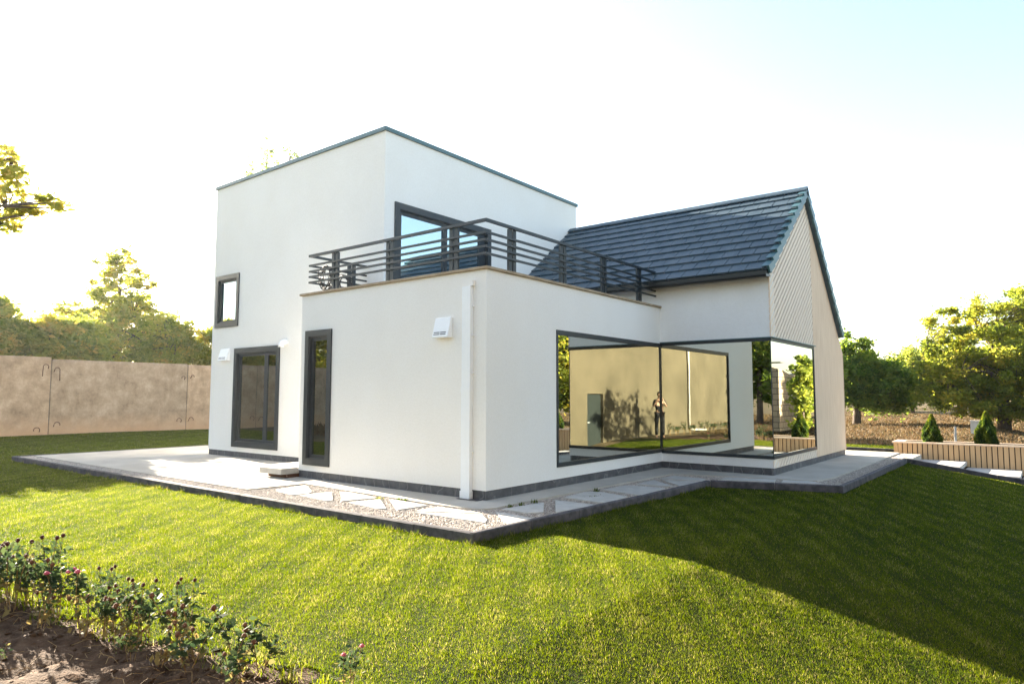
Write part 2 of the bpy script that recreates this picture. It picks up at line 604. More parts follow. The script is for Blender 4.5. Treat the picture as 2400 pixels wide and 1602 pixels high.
def bed_edge(x):
    xs = [-9, -4, -0.6, 0.68, 1.39, 1.97, 2.86, 3.3, 4.2, 6.0, 9]
    ys = [-7.2, -6.4, -5.76, -5.61, -5.52, -5.38, -5.2, -5.15, -5.55, -6.6, -8.2]
    return np.interp(x, xs, ys) + 0.05 * np.sin(np.asarray(x) * 7.0) + 0.03 * np.sin(np.asarray(x) * 17.0 + 1)


def in_lawn(x, y):
    ok = (x > -25.8) & (x < 7.3) & (y > bed_edge(x)) & (y < 18.2)
    pav = (x > -14.26) & (x < 1.42 + (y + 1.88) * 0.038) & (y > -1.92) & (y < 13.7)
    pav |= (x > 1.2) & (x < 3.80) & (y > 4.28 + (x - 1.66) * 0.335) & (y < 13.8)
    pav |= (x > 3.7) & (y > 11.70) & (y < 14.6)
    return ok & ~pav


# ground sheet to the horizon
def grid_mesh(name, xs, ys, zf, mat, keep=None):
    X, Y = np.meshgrid(xs, ys)
    V = np.stack([X, Y, zf(X, Y)], -1).reshape(-1, 3)
    nx, ny = len(xs), len(ys)
    I, J = np.meshgrid(np.arange(nx - 1), np.arange(ny - 1))
    a = (J * nx + I).ravel()
    F = np.stack([a, a + 1, a + nx + 1, a + nx], -1)
    if keep is not None:
        cx = (V[F[:, 0], 0] + V[F[:, 2], 0]) / 2
        cy = (V[F[:, 0], 1] + V[F[:, 2], 1]) / 2
        F = F[keep(cx, cy)]
        used = np.unique(F)
        remap = np.zeros(len(V), int)
        remap[used] = np.arange(len(used))
        V = V[used]
        F = remap[F]
    return npmesh(name, V, F, mat, smooth=True)


ax = np.concatenate([-np.geomspace(900, 45, 24), np.arange(-40, 40.1, 1.0), np.geomspace(45, 900, 24)])
g = grid_mesh('ground', ax, ax, lambda x, y: H(x, y) - 0.035, MAT['ground'])
tag(g, kind='structure')
g = grid_mesh('lawn', np.arange(-26, 8.05, 0.15), np.arange(-8.4, 18.4, 0.15), lambda x, y: H(x, y) - 0.0, MAT['lawn'],
              lambda x, y: in_lawn(x, y) | ((y > bed_edge(x)) & (x < 7.3) & (y < 18.2) & (x > 1.2) & (x < 4.1) & (y > 3.9) & (y < 5.4)) |
              ((y > -2.1) & (y < -1.8) & (x > -14.4) & (x < 1.6)) | ((x > 1.3) & (x < 1.85) & (y > -2) & (y < 4.7)) | ((x > 3.6) & (x < 4.0) & (y > 5) & (y < 11.9)))
tag(g, kind='structure')

# flower bed soil with clods
rs = np.random.RandomState(3)


def soilz(x, y):
    z = H(x, y) + 0.0
    n = np.vectorize(lambda a, b: noise.fractal(Vector((a * 3.1, b * 3.1, 0.3)), 0.6, 2.1, 5))(x, y)
    e = np.clip((bed_edge(x) - y) / 0.25, 0, 1)
    return z - 0.015 + e * (0.02 + 0.05 * n)


g = grid_mesh('flower_bed_soil', np.arange(-6, 6.2, 0.05), np.arange(-9.2, -4.9, 0.05), soilz, MAT['soil'],
              lambda x, y: y < bed_edge(x) + 0.12)
tag(g, kind='structure')

# clods and crumbs lying on the soil
V = []
F = []
for i in range(900):
    x = rs.uniform(-2.2, 4.2)
    y = bed_edge(x) - abs(rs.normal(0, 0.7)) - 0.02
    z = float(soilz(np.array([x]), np.array([y]))[0])
    s = rs.uniform(0.006, 0.028)
    n0 = len(V)
    for (a, b, c) in ((1, 0, 0), (-1, 0, 0), (0, 1, 0), (0, -1, 0), (0, 0, 1), (0, 0, -1)):
        k = s * rs.uniform(0.6, 1.3)
        V.append((x + a * k + rs.normal(0, s * .2), y + b * k, z + c * k * 0.7))
    for q in ((0, 2, 4), (2, 1, 4), (1, 3, 4), (3, 0, 4), (2, 0, 5), (1, 2, 5), (3, 1, 5), (0, 3, 5)):
        F.append([n0 + j for j in q])
g = npmesh('soil_clods', np.array(V), np.array(F), MAT['soil'])
tag(g, 'brown crumbs and clods of earth scattered over the flower bed', 'soil clods', kind='stuff')

# ------------------------------------------------------------------ lawn grass
def make_grass(name, N0, rmin, rmax, th0, th1, p, wid, hgt, mat, inside, label, cat, seed, dens_break=6.0, r_exp=0.8, tintf=None, cx=CAM.x, cy=CAM.y):
    R = np.random.RandomState(seed)
    rg = np.linspace(rmin, rmax, 2000)
    pdf = rg * np.where(rg < dens_break, 1.0, (dens_break / rg) ** p)
    cdf = np.cumsum(pdf)
    cdf /= cdf[-1]
    r = np.interp(R.rand(N0), cdf, rg)
    th = R.uniform(th0, th1, N0)
    x = cx + r * np.sin(th)
    y = cy + r * np.cos(th)
    k = inside(x, y)
    x, y, r = x[k], y[k], r[k]
    n = len(x)
    z = H(x, y)
    # clumping noise through sums of sines
    def nz(s, o):
        return (np.sin(x * s + o) * np.sin(y * s * 1.1 + 2 * o) + np.sin((x + y) * s * .73 + 3 * o) * np.sin((x - y) * s * .61 + o) + np.sin(x * s * 2.3 + y * s * 1.7 + o)) / 3
    n1 = nz(1.7, .3)
    n2 = nz(6.1, 1.1)
    n3 = nz(19., 2.2)
    sc = np.maximum(1.0, (r / 5.0)) ** r_exp
    h = hgt * (0.75 + 0.25 * n2 + 0.22 * n3) * R.uniform(0.55, 1.25, n) * np.minimum(sc, 1.25)
    wd = wid * sc * R.uniform(0.7, 1.4, n)
    a = R.uniform(0, 2 * np.pi, n)
    la = R.uniform(0, 2 * np.pi, n)
    lean = h * np.abs(R.normal(0, 0.8, n))
    dx, dy = np.cos(a) * wd / 2, np.sin(a) * wd / 2
    V = np.empty((n, 3, 3))
    V[:, 0] = np.stack([x - dx, y - dy, z - 0.004], -1)
    V[:, 1] = np.stack([x + dx, y + dy, z - 0.004], -1)
    V[:, 2] = np.stack([x + np.cos(la) * lean, y + np.sin(la) * lean, z + h], -1)
    F = np.arange(n * 3).reshape(n, 3)
    if tintf is None:
        tint = 0.36 + 0.10 * n1 + 0.13 * n2 + R.normal(0, 0.13, n)
        dry = R.rand(n) < (0.06 + 0.12 * np.clip(n2 * 1.2, 0, 1))
        tint = np.where(dry, R.uniform(0.8, 1.0, n), np.clip(tint, 0, 0.72))
    else:
        tint = tintf(x, y, n1, n2, R)
    o = npmesh(name, V.reshape(-1, 3), F, mat, attr=np.repeat(tint, 3))
    tag(o, label, cat, kind='stuff')
    return o


make_grass('lawn_grass', 3300000, 2.3, 36, YAW - 0.92, YAW + 0.92, 1.3, 0.0036, 0.024, MAT['grass'], in_lawn,
           'short mown grass covering the lawn round the house', 'grass', 5, r_exp=0.72)


def in_bed_weeds(x, y):
    e = bed_edge(x)
    return (y < e + 0.03) & (y > e - 0.20)


make_grass('edge_grass', 60000, 1.5, 9, YAW - 0.8, YAW + 0.5, 1.0, 0.006, 0.06, MAT['grass'], in_bed_weeds,
           'ragged longer grass fringe hanging over the bed edge', 'grass', 15)


def near_kerb(x, y):
    ok = np.zeros(len(x), bool)
    for (a, b_) in zip(KERB[:-1], KERB[1:]):
        dx, dy = b_[0] - a[0], b_[1] - a[1]
        L2 = dx * dx + dy * dy
        t_ = np.clip(((x - a[0]) * dx + (y - a[1]) * dy) / L2, 0, 1)
        ok |= np.hypot(x - a[0] - t_ * dx, y - a[1] - t_ * dy) < 0.085
    gap = (np.sin(x * 3.1 + y * 2.3) + np.sin(x * 7.7 - y * 5.1)) > -0.3
    return ok & in_lawn(x, y) & gap


make_grass('kerb_grass', 900000, 4.5, 26, YAW - 0.90, YAW + 0.90, 1.2, 0.0042, 0.062, MAT['grass'], near_kerb,
           'longer uncut grass blades growing up against the outside of the kerb', 'grass', 16)


def in_field(x, y):
    return (y > 18.3) | ((x > -24) & (y < -9.3) & (x < 7)) | ((x > 7.5) & (y > 14.7))


make_grass('dry_meadow_grass', 170000, 8, 75, -0.45, 0.5, 1.3, 0.025, 0.10, MAT['dry'],
           lambda x, y: in_field(x, y) & (y > 14), 'dry straw coloured meadow grass beyond the garden', 'dry grass', 6, r_exp=0.6,
           tintf=lambda x, y, a, b, R: np.clip(0.4 + .35 * a + R.normal(0, .2, len(x)), 0, 1))
make_grass('dry_verge_grass', 40000, 3, 40, 3.2, 4.9, 1.3, 0.03, 0.2, MAT['dry'],
           lambda x, y: (y < -9.3) & (x < 7) & (x > -25), 'dry straw coloured grass behind the flower bed', 'dry grass', 7, r_exp=0.6,
           tintf=lambda x, y, a, b, R: np.clip(0.4 + .35 * a + R.normal(0, .2, len(x)), 0, 1))


# ------------------------------------------------------------------ pavement, kerb, gravel
mb = MB()
PAVZ = -0.02
# gravel tray (whole outline) ----------------------------------------
outline = [(-14.18, -1.86), (1.38, -1.84), (1.62, 4.44), (3.71, 5.14), (3.74, 11.73), (3.74, 13.55), (-14.18, 13.55)]
g_ = MB()
g_.prism(outline, 'z', -0.3, -0.026)
tag(g_.build('gravel_bed', MAT['gravel_base']), kind='structure')
pave = MB()
TOP = 0.004
pave.prism([(-13.9, -1.52), (-3.89, -1.52), (-3.76, -0.50), (-3.76, 1.4), (-13.9, 1.4)], 'z', -0.2, TOP)
pave.prism([(-13.9, 1.4), (-4.6, 1.4), (-4.6, 13.4), (-13.9, 13.4)], 'z', -0.2, TOP)
pave.prism([(-3.76, -0.50), (-1.84, -0.62), (-0.38, -0.70), (0.15, -0.68), (0.42, -0.60), (0.52, -0.42), (0.50, 0.05), (-3.76, 0.05)], 'z', -0.2, TOP)
pave.prism([(0.50, 0.05), (0.56, 2.06), (0.66, 4.90), (0.66, 6.0), (-0.05, 6.0), (-0.05, 0.05)], 'z', -0.2, TOP)
pave.prism([(0.66, 4.90), (1.6, 5.22), (3.22, 5.55), (3.34, 6.3), (3.36, 13.55), (0.66, 13.55)], 'z', -0.2, TOP)
pv = pave.build('pavement', MAT['concrete_pave'])
tag(pv, kind='structure')

kb = MB()


def kerb_seg(a, b, za=0.0, zb=0.0, w=0.075, h=0.26, lane=1.0):
    a = Vector(a)
    b = Vector(b)
    d = (b - a)
    L = d.length
    d.normalize()
    nrm = Vector((-d.y, d.x))
    n = max(1, round(L / lane))
    for i in range(n):
        t0, t1 = i / n, (i + 1) / n
        p, q = a + d * (L * t0 + 0.004), a + d * (L * t1 - 0.004)
        z0, z1 = za + (zb - za) * t0, za + (zb - za) * t1
        dz = random.uniform(-0.003, 0.003)
        c = 0.014
        prof = [(0, -h), (0, -c), (c, 0), (w - c * .4, 0), (w, -c * .6), (w, -h)]
        n0 = len(kb.v)
        for (pt, zz) in ((p, z0), (q, z1)):
            for (o_, hh) in prof:
                v = pt + nrm * o_
                kb.v.append((v.x, v.y, zz + hh + dz))
        k = len(prof)
        for j in range(k):
            j2 = (j + 1) % k
            kb.f.append((n0 + j, n0 + k + j, n0 + k + j2, n0 + j2))
        kb.f.append(tuple(n0 + j for j in range(k)))
        kb.f.append(tuple(n0 + k + j for j in range(k))[::-1])


random.seed(4)
K = KERB
kerb_seg(K[0], K[1])
kerb_seg((K[1][0], K[1][1] + 0.0), K[2])
kerb_seg(K[2], K[3])
kerb_seg(K[3], K[4])
kerb_seg((-14.22, 13.6), K[0])
kerb_seg((3.78, 11.73), (4.45, 11.72), 0.0, -0.10)
kerb_seg((4.45, 11.72), (5.6, 11.70), -0.10, -0.28)
kerb_seg((5.6, 11.70), (9.6, 11.68), -0.28, -0.72)
kerb_seg((-14.2, 15.2), (3.1, 15.2), -0.02, -0.02)
tag(kb.build('kerb', MAT['kerbm']), kind='structure')


# gravel stones
def in_gravel(x, y):
    o = (x > -14.15) & (x < 1.36 + (y + 1.84) * .038) & (y > -1.80) & (y < 4.7)
    o |= (x > 1.5) & (x < 3.70) & (y > 4.55 + (x - 1.6) * 0.335) & (y < 13.5)
    o |= (x > .6) & (x <= 1.6) & (y > 4.3) & (y < 5.2)
    return o


def in_poly(x, y, P):
    c = np.zeros(len(x), bool)
    n = len(P)
    for i in range(n):
        x0, y0 = P[i]
        x1, y1 = P[(i + 1) % n]
        t = ((y0 > y) != (y1 > y))
        with np.errstate(divide='ignore', invalid='ignore'):
            c ^= t & (x < (x1 - x0) * (y - y0) / (y1 - y0 + 1e-12) + x0)
    return c


PAVES = [[(-13.9, -1.52), (-3.89, -1.52), (-3.76, -0.50), (-3.76, 13.4), (-13.9, 13.4)],
         [(-3.76, -0.50), (-1.84, -0.62), (-0.38, -0.70), (0.15, -0.68), (0.42, -0.60), (0.52, -0.42), (0.56, 2.06), (0.66, 4.9), (0.66, 13), (-3.76, 13)],
         [(0.66, 4.90), (1.6, 5.22), (3.22, 5.55), (3.34, 6.3), (3.36, 13.55), (0.66, 13.55)]]
R = np.random.RandomState(9)
x = np.concatenate([R.uniform(-14.1, 1.7, 60000), R.uniform(0.3, 3.75, 60000)])
y = np.concatenate([R.uniform(-1.82, -0.4, 60000), R.uniform(-1.8, 13.5, 60000)])
k = in_gravel(x, y)
for P in PAVES: k &= ~in_poly(x, y, P)
x, y = x[k], y[k]
n = len(x)
s = R.uniform(0.006, 0.015, n)
octa = np.array([(1, 0, 0), (-1, 0, 0), (0, 1, 0), (0, -1, 0), (0, 0, 1), (0, 0, -1)], float)
V = octa[None] * s[:, None, None] * R.uniform(0.6, 1.35, (n, 6, 3)) * np.array([1, 1, .75])
an = R.uniform(0, 6.28, n)
ca, sa = np.cos(an)[:, None], np.sin(an)[:, None]
V = np.stack([V[..., 0] * ca - V[..., 1] * sa, V[..., 0] * sa + V[..., 1] * ca, V[..., 2]], -1)
V += np.stack([x, y, np.full(n, -0.022) + R.uniform(0, .008, n)], -1)[:, None]
FF = np.array([(0, 2, 4), (2, 1, 4), (1, 3, 4), (3, 0, 4), (2, 0, 5), (1, 2, 5), (3, 1, 5), (0, 3, 5)])
F = (FF[None] + (np.arange(n) * 6)[:, None, None]).reshape(-1, 3)
m, t, b = nmat('gravel_stones')
a = N(t, "ShaderNodeAttribute", attribute_name='tint')
t.links.new(ramp(t, a.outputs['Fac'], [(0.0, (0.26, 0.22, 0.185)), (0.5, (0.47, 0.41, 0.36)), (1.0, (0.68, 0.62, 0.56))]), b.inputs['Base Color'])
b.inputs['Roughness'].default_value = 0.85
MAT['gravel'] = m
g = npmesh('gravel', V.reshape(-1, 3), F, MAT['gravel'], attr=np.repeat(R.beta(2, 1.6, n), 6))
tag(g, 'pale crushed stone gravel between the kerb and paving', 'gravel', kind='stuff')

# flagstones, each a slab
FL = [
 ([(-3.50, -1.26), (-3.62, -0.60), (-3.50, -0.62), (-2.86, -0.98)], 'pale triangular flagstone at the far end of the sunlit row, nearest the doorstep slab'),
 ([(-3.42, -1.30), (-2.80, -1.02), (-2.72, -1.16), (-2.79, -1.40)], 'narrow pale wedge of flagstone beside the far end of the sunlit row'),
 ([(-2.66, -1.36), (-2.58, -0.80), (-1.84, -1.34), (-1.87, -1.44)], 'sunlit triangular flagstone pointing right, third from the far end of the row'),
 ([(-2.44, -0.74), (-2.25, -0.66), (-1.50, -0.77), (-1.68, -1.30)], 'sunlit triangular flagstone under the narrow window, fourth in the row'),
 ([(-1.50, -1.34), (-1.36, -0.84), (-0.66, -1.34), (-0.72, -1.44)], 'sunlit triangular flagstone halfway between the narrow window and the downpipe'),
 ([(-1.22, -0.78), (-1.05, -0.74), (-0.40, -0.80), (-0.45, -1.33)], 'sunlit triangular flagstone below the vent hood, half way along the row'),
 ([(-0.20, -1.26), (-0.18, -0.80), (0.55, -0.80), (0.60, -0.84)], 'thin pale flagstone sliver under the white downpipe, crossed by the shadow edge'),
 ([(-0.14, -1.32), (0.66, -0.86), (0.98, -1.12), (1.10, -1.30)], 'long sunlit flagstone in the gravel close to the near kerb corner'),
 ([(0.74, -0.66), (1.38, -1.20), (1.38, -0.70), (0.84, -0.60)], 'half sunlit flagstone cut by the shadow edge at the kerb corner'),
 ([(0.62, -0.40), (0.74, 0.44), (1.22, -0.24), (1.10, -0.42)], 'first shaded flagstone past the corner, pointing to the large window'),
 ([(0.74, 0.73), (1.36, -0.16), (1.45, 0.72)], 'shaded flagstone with a wide gravel joint behind it, by the corner weeds'),
 ([(0.70, 1.02), (0.62, 1.76), (0.86, 1.90), (1.42, 1.72), (1.47, 0.96)], 'big shaded flagstone beside the left end of the large window'),
 ([(0.72, 2.12), (0.74, 2.90), (1.46, 2.96), (1.52, 1.98)], 'shaded flagstone just beyond the low green weed tuft'),
 ([(0.82, 3.10), (0.80, 3.86), (1.50, 3.22)], 'shaded flagstone wedge two from the inner kerb corner'),
 ([(0.90, 3.98), (1.54, 3.38), (1.58, 4.10)], 'small shaded flagstone wedge next to the inner kerb corner'),
 ([(0.80, 4.12), (0.78, 4.70), (1.50, 4.62), (1.56, 4.26)], 'shaded flagstone filling the inner kerb corner before the corner glass'),
 ([(1.74, 4.66), (1.70, 5.06), (2.56, 5.34), (2.64, 4.96)], 'shaded flagstone under the corner glass, left of the pair'),
 ([(2.74, 5.00), (2.68, 5.36), (3.16, 5.46), (3.40, 5.22)], 'shaded flagstone under the corner glass, right of the pair by the far kerb bend'),
]
for poly, lab in FL:
    m_ = MB()
    m_.prism(poly, 'z', -0.045, 0.0)
    tag(m_.build('flagstone', MAT['flag'], bevel=0.004), lab, 'flagstone', 'flagstones set in the gravel strip')

# ------------------------------------------------------------------ the house
house = tag(empty('house'), 'white modern house with flat tower, roof terrace and steep dark tiled gable wing', 'house')
HX = 2.357
G0, G1z = 0.335, 2.679


def holes_wall(mbx, axis, c0, c1, u0, u1, z0, z1, holes):
    """wall slab; holes = list of (ua,ub,za,zb)"""
    us = sorted({u0, u1, *[h[0] for h in holes], *[h[1] for h in holes]})
    zs = sorted({z0, z1, *[h[2] for h in holes], *[h[3] for h in holes]})
    us = [u for u in us if u0 <= u <= u1]
    zs = [z for z in zs if z0 <= z <= z1]
    for i in range(len(us) - 1):
        # merge vertical runs
        run = None
        for j in range(len(zs) - 1):
            um, zm = (us[i] + us[i + 1]) / 2, (zs[j] + zs[j + 1]) / 2
            solid = not any(h[0] < um < h[1] and h[2] < zm < h[3] for h in holes)
            if solid:
                run = [run[0], zs[j + 1]] if run else [zs[j], zs[j + 1]]
            if (not solid or j == len(zs) - 2) and run:
                if axis == 'y': mbx.box(us[i], us[i + 1], c0, c1, run[0], run[1])
                else: mbx.box(c0, c1, us[i], us[i + 1], run[0], run[1])
                run = None


ZP = 0.14
# tower
TX0, TX1, TY0, TY1, TZ = -10.902, -4.080, 1.512, 8.882, 7.10
tw = MB()
W1 = (-10.755, -9.617, 3.320, 4.701)
W2 = (-9.736, -7.716, 0.255, 2.742)
holes_wall(tw, 'y', TY0, TY0 + 0.3, TX0, TX1, ZP, TZ, [W1, W2])
W4 = (1.79, 4.953, 3.32, 5.643)
holes_wall(tw, 'x', TX1 - 0.3, TX1, TY0 + 0.3, TY1, ZP, TZ, [W4])
tw.box(TX0, TX1 - .3, TY1 - 0.3, TY1, ZP, TZ)
holes_wall(tw, 'x', TX0, TX0 + 0.3, TY0 + 0.3, TY1 - .3, ZP, TZ, [(3.0, 4.2, 1.0, 2.3), (5.0, 7.0, 3.6, 5.2)])
tw.box(TX0 + .3, TX1 - .3, TY0 + .3, TY1 - .3, 6.9, 7.0)
tw.build('tower_wall', MAT['stucco'], house)
cp = MB()
for (a, b_, c_, d_) in ((TX0 - .04, TX1 + .04, TY0 - .04, TY0 + .34), (TX1 - .34, TX1 + .04, TY0 + .34, TY1 - .34),
                        (TX0 - .04, TX1 + .04, TY1 - .34, TY1 + .04), (TX0 - .04, TX0 + .34, TY0 + .34, TY1 - .34)):
    cp.box(a, b_, c_, d_, 7.102, 7.185)
cp.build('tower_coping', MAT['coping'], house)

# box
BX0 = -4.675
bw = MB()
W3 = (-4.524, -3.725, 0.252, 2.775)
holes_wall(bw, 'y', 0.0, 0.3, BX0, 0.0, ZP, 3.46, [W3])
bw.box(BX0, BX0 + .3, 0.3, TY0 - 0.002, ZP, 3.46)
YI = 5.881
holes_wall(bw, 'x', -0.3, 0.0, 0.3, YI, ZP, 3.46, [(1.854, YI + 1, G0, G1z)])
bw.build('box_wall', MAT['stucco'], house)
tf = MB()
tf.box(BX0 + .3, -.3, .3, TY0, 3.22, 3.30)
tf.box(TX1, -.3, TY0, YI, 3.22, 3.30)
tf.build('terrace_floor', MAT['concrete_pave'], house)
bc = MB()
bc.box(BX0 - .045, 0.045, -0.045, 0.33, 3.463, 3.505)
bc.box(-.33, 0.045, 0.33, YI - 0.003, 3.463, 3.505)
bc.box(BX0 - .045, BX0 + .33, .33, TY0 - .003, 3.463, 3.505)
bc.build('parapet_coping', MAT['stone_coping'], house, bevel=0.006)

# wing (the stucco side F3 and its continuation above the terrace)
ww = MB()
ww.box(0.0, HX, YI, YI + .3, ZP, G0)
ww.build('wing_wall', MAT['stucco2'], house)
ww = MB()
ww.box(0.0, HX, YI, YI + .3, G1z, 4.10)
ww.box(TX1 + .002, 0.0, YI, YI + .3, 3.22, 4.10)
ww.build('wing_wall', MAT['stucco2'], house)
EZ = 4.08  # eave height
RY, RZ = 8.536, 6.30
BY, BZ = 11.55, 3.20
ZR = lambda y: (RZ - 0.16) + (y - RY) * (0.772 if y < RY else -1.03)
gw = MB()
gw.prism([(YI + .3, ZP), (9.02, ZP), (9.02, G0), (YI + .3, G0)], 'x', HX - .3, HX - 0.012)
gw.prism([(YI + .3, G1z), (9.02, G1z), (9.02, ZR(9.02)), (RY, ZR(RY)), (YI + .3, ZR(YI + .3))], 'x', HX - .3, HX - 0.012)
gw.prism([(9.02, ZP), (11.9, ZP), (11.9, ZR(11.9)), (9.02, ZR(9.02))], 'x', HX - .3, HX - 0.012)
gw.box(-4.0, HX - .3, 11.6, 11.9, ZP, 3.0)
gw.box(-4.08, -3.9, TY1, 11.6, ZP, 3.6)
gw.build('gable_wall', MAT['gapdark'], house)


def clip(poly, a, b, c):
    """keep a*x+b*y<=c"""
    out = []
    for i in range(len(poly)):
        p, q = poly[i], poly[(i + 1) % len(poly)]
        dp, dq = a * p[0] + b * p[1] - c, a * q[0] + b * q[1] - c
        if dp <= 0: out.append(p)
        if dp * dq < 0:
            t_ = dp / (dp - dq)
            out.append((p[0] + t_ * (q[0] - p[0]), p[1] + t_ * (q[1] - p[1])))
    return out


def boards(mbx, regions, ang, pitch, gap, x0, x1):
    ca_, sa_ = math.cos(ang), math.sin(ang)
    nx_, ny_ = -sa_, ca_  # normal in (y,z)
    for reg in regions:
        ds = [nx_ * p[0] + ny_ * p[1] for p in reg]
        k_ = math.floor(min(ds) / pitch)
        while k_ * pitch < max(ds):
            lo, hi = k_ * pitch + gap / 2, (k_ + 1) * pitch - gap / 2
            P = clip(clip(reg, -nx_, -ny_, -lo), nx_, ny_, hi)
            if len(P) >= 3:
                A = abs(sum(P[i][0] * P[(i + 1) % len(P)][1] - P[(i + 1) % len(P)][0] * P[i][1] for i in range(len(P)))) / 2
                if A > 1e-5: mbx.prism(P, 'x', x0, x1)
            k_ += 1


for reg_ in [[(YI - .012, G1z + .03), (9.018, G1z + .03), (9.018, ZR(9.018)), (RY, ZR(RY)), (YI - .012, ZR(YI - .012))],
            [(YI - .012, ZP), (9.018, ZP), (9.018, G0 - .01), (YI - .012, G0 - .01)]]:
    dg = MB()
    boards(dg, [reg_], math.radians(38.5), 0.118, 0.026, HX - .0115, HX + .004)
    dg.build('diagonal_cladding', MAT['larch_d'], house)
vg = MB()
boards(vg, [[(9.026, ZP), (11.9, ZP), (11.9, ZR(11.9)), (9.026, ZR(9.026))]], math.radians(90), 0.105, 0.006, HX - .0115, HX + .004)
vg.build('vertical_cladding', MAT['larch'], house)
ct = MB()
ct.box(HX + 0.0045, HX + 0.012, YI - 0.012, YI + 0.012, G1z + .03, 4.05)
ct.build('corner_trim', MAT['larch'], house)
ct = MB()
ct.box(HX - 0.002, HX + 0.012, 11.885, 11.905, ZP, ZR(11.9))
ct.build('corner_trim', MAT['larch'], house)

# plinth
pl_ = MB()
I = 0.012
pl_.box(TX0 + I, TX1, TY0 + I, TY0 + .3, -0.1, ZP)
pl_.box(TX0 + I, TX0 + .3, TY0 + .3, TY1 - I, -0.1, ZP)
pl_.box(BX0 + I, -I, I, .3, -0.1, ZP)
pl_.box(BX0 + I, BX0 + .3, .3, TY0 + I, -0.1, ZP)
pl_.box(-.3, -I, .3, YI + I, -0.1, ZP)
pl_.box(-.3, HX - I, YI + I, YI + .3, -0.1, ZP)
pl_.box(HX - .3, HX - I, YI + .3, 11.9 - I, -0.1, ZP)
pl_.build('plinth', MAT['slate'], house)
# roof --------------------------------------------------------------
XR0, XR1 = TX1 + 0.01, 2.45
sl_f = math.hypot(RY - 5.60, (RY - 5.60) * 0.772)
df = Vector((0, -1, -0.772)).normalized()
nf = Vector((0, -0.772, 1)).normalized()
db = Vector((0, 1, -1.03)).normalized()
nb = Vector((0, 1.03, 1)).normalized()
top = Vector((0, RY, RZ - 0.03))
roof = MB()


def slope(mbx, d, n_, L, rows, seed):
    rp = L / rows
    rd = random.Random(seed)
    for i in range(rows):
        s_low = (i + 1) * rp
        s_up = i * rp - 0.02
        off = 0.17 if i % 2 else 0.0
        xx = XR0 - off
        while xx < XR1 - 0.01:
            xa, xb = max(xx, XR0), min(xx + 0.335, XR1)
            if xb - xa > 0.03:
                lf = 0.050 + rd.uniform(-.003, .003)
                tilt = rd.uniform(-.002, .002)
                P = []
                for X_ in (xa + 0.006, xb - 0.006):
                    for (s_, h_) in ((s_up, 0.012), (s_low + 0.012, lf + tilt), (s_low + 0.012, lf - 0.036), (s_up, -0.01)):
                        q = top + d * s_ + n_ * h_
                        P.append((X_, q.y, q.z))
                n0 = len(mbx.v)
                mbx.v += P
                for f_ in ((0, 1, 2, 3), (7, 6, 5, 4), (0, 4, 5, 1), (1, 5, 6, 2), (2, 6, 7, 3), (3, 7, 4, 0)):
                    mbx.f.append(tuple(n0 + j for j in f_))
            xx += 0.337


Lf = sl_f
Lb = math.hypot(3.05, 3.05 * 1.03)
slope(roof, df, nf, Lf, 11, 1)
slope(roof, db, nb, Lb, 12, 2)
# underlay slab
for d_, n_, L_ in ((df, nf, Lf), (db, nb, Lb)):
    a_, b_2 = top - n_ * 0.02, top + d_ * L_ - n_ * 0.02
    c_2, e_ = b_2 - n_ * 0.08, a_ - n_ * 0.08
    roof.prism([(a_.y, a_.z), (b_2.y, b_2.z), (c_2.y, c_2.z), (e_.y, e_.z)], 'x', XR0, XR1 - 0.01)
rf = roof.build('roof', MAT['tile'], house)
vt = MB()
for d_, n_, L_, rows in ((df, nf, Lf, 11), (db, nb, Lb, 12)):
    rp = L_ / rows
    for i in range(rows):
        a_ = top + d_ * (i * rp - .01) + n_ * 0.020
        b_2 = top + d_ * ((i + 1) * rp + .015) + n_ * 0.095
        hh = 0.175
        P = [(a_.y, a_.z), (b_2.y, b_2.z), ((b_2 - n_ * hh).y, (b_2 - n_ * hh).z), ((a_ - n_ * (hh - .03)).y, (a_ - n_ * (hh - .03)).z)]
        vt.prism(P, 'x', XR1 - .012 + i % 2 * 0.001, XR1 + 0.028 + (i % 2) * .0015)
        a2, b3 = a_ - n_ * .012, b_2 - n_ * .012
        vt.prism([(a_.y, a_.z), (b_2.y, b_2.z), (b3.y, b3.z), (a2.y, a2.z)], 'x', XR1 - .12, XR1 - .0125)
vt.build('verge_tile', MAT['coping'], rf)
rd_ = MB()
xx = XR0
while xx < XR1 + .02:
    xb = min(xx + .40, XR1 + .03)
    for ya, yb, za, zb in ((-.13, 0.0, -.03, .075), (0.0, .13, .075, -.06)):
        rd_.prism([(RY + ya, RZ + za), (RY + yb, RZ + zb), (RY + yb, RZ + zb - .025), (RY + ya, RZ + za - .025)], 'x', xx, xb - .004)
    xx += .40
rd_.build('ridge_cap', MAT['tile'], rf)
# fascia + gutter
fa = MB()
eb = top + df * Lf
fa.box(TX1 + .01, XR1 - .02, YI - 0.06, YI - 0.002, 3.975, 4.18)
fa.prism([(YI - .002, 4.10), (YI - .002, 4.18), (YI - .0021, 4.18)], 'x', 0, .001)
fa.build('fascia', MAT['gutter'], house)
gt = MB()
gy, gz = eb.y - 0.02, eb.z - 0.055
prof = [(gy - .07, gz + .03), (gy - .065, gz - .05), (gy - .03, gz - .085), (gy + .03, gz - .085), (gy + .065, gz - .05), (gy + .065, gz + .03),
        (gy + .055, gz + .03), (gy + .055, gz - .045), (gy + .025, gz - .075), (gy - .025, gz - .075), (gy - .055, gz - .045), (gy - .06, gz + .03)]
n0 = len(gt.v)
kk = len(prof)
for X_ in (TX1 + .02, XR1 - .03):
    for q in prof: gt.v.append((X_, q[0], q[1]))
for j in range(kk):
    j2 = (j + 1) % kk
    gt.f.append((n0 + j, n0 + kk + j, n0 + kk + j2, n0 + j2))
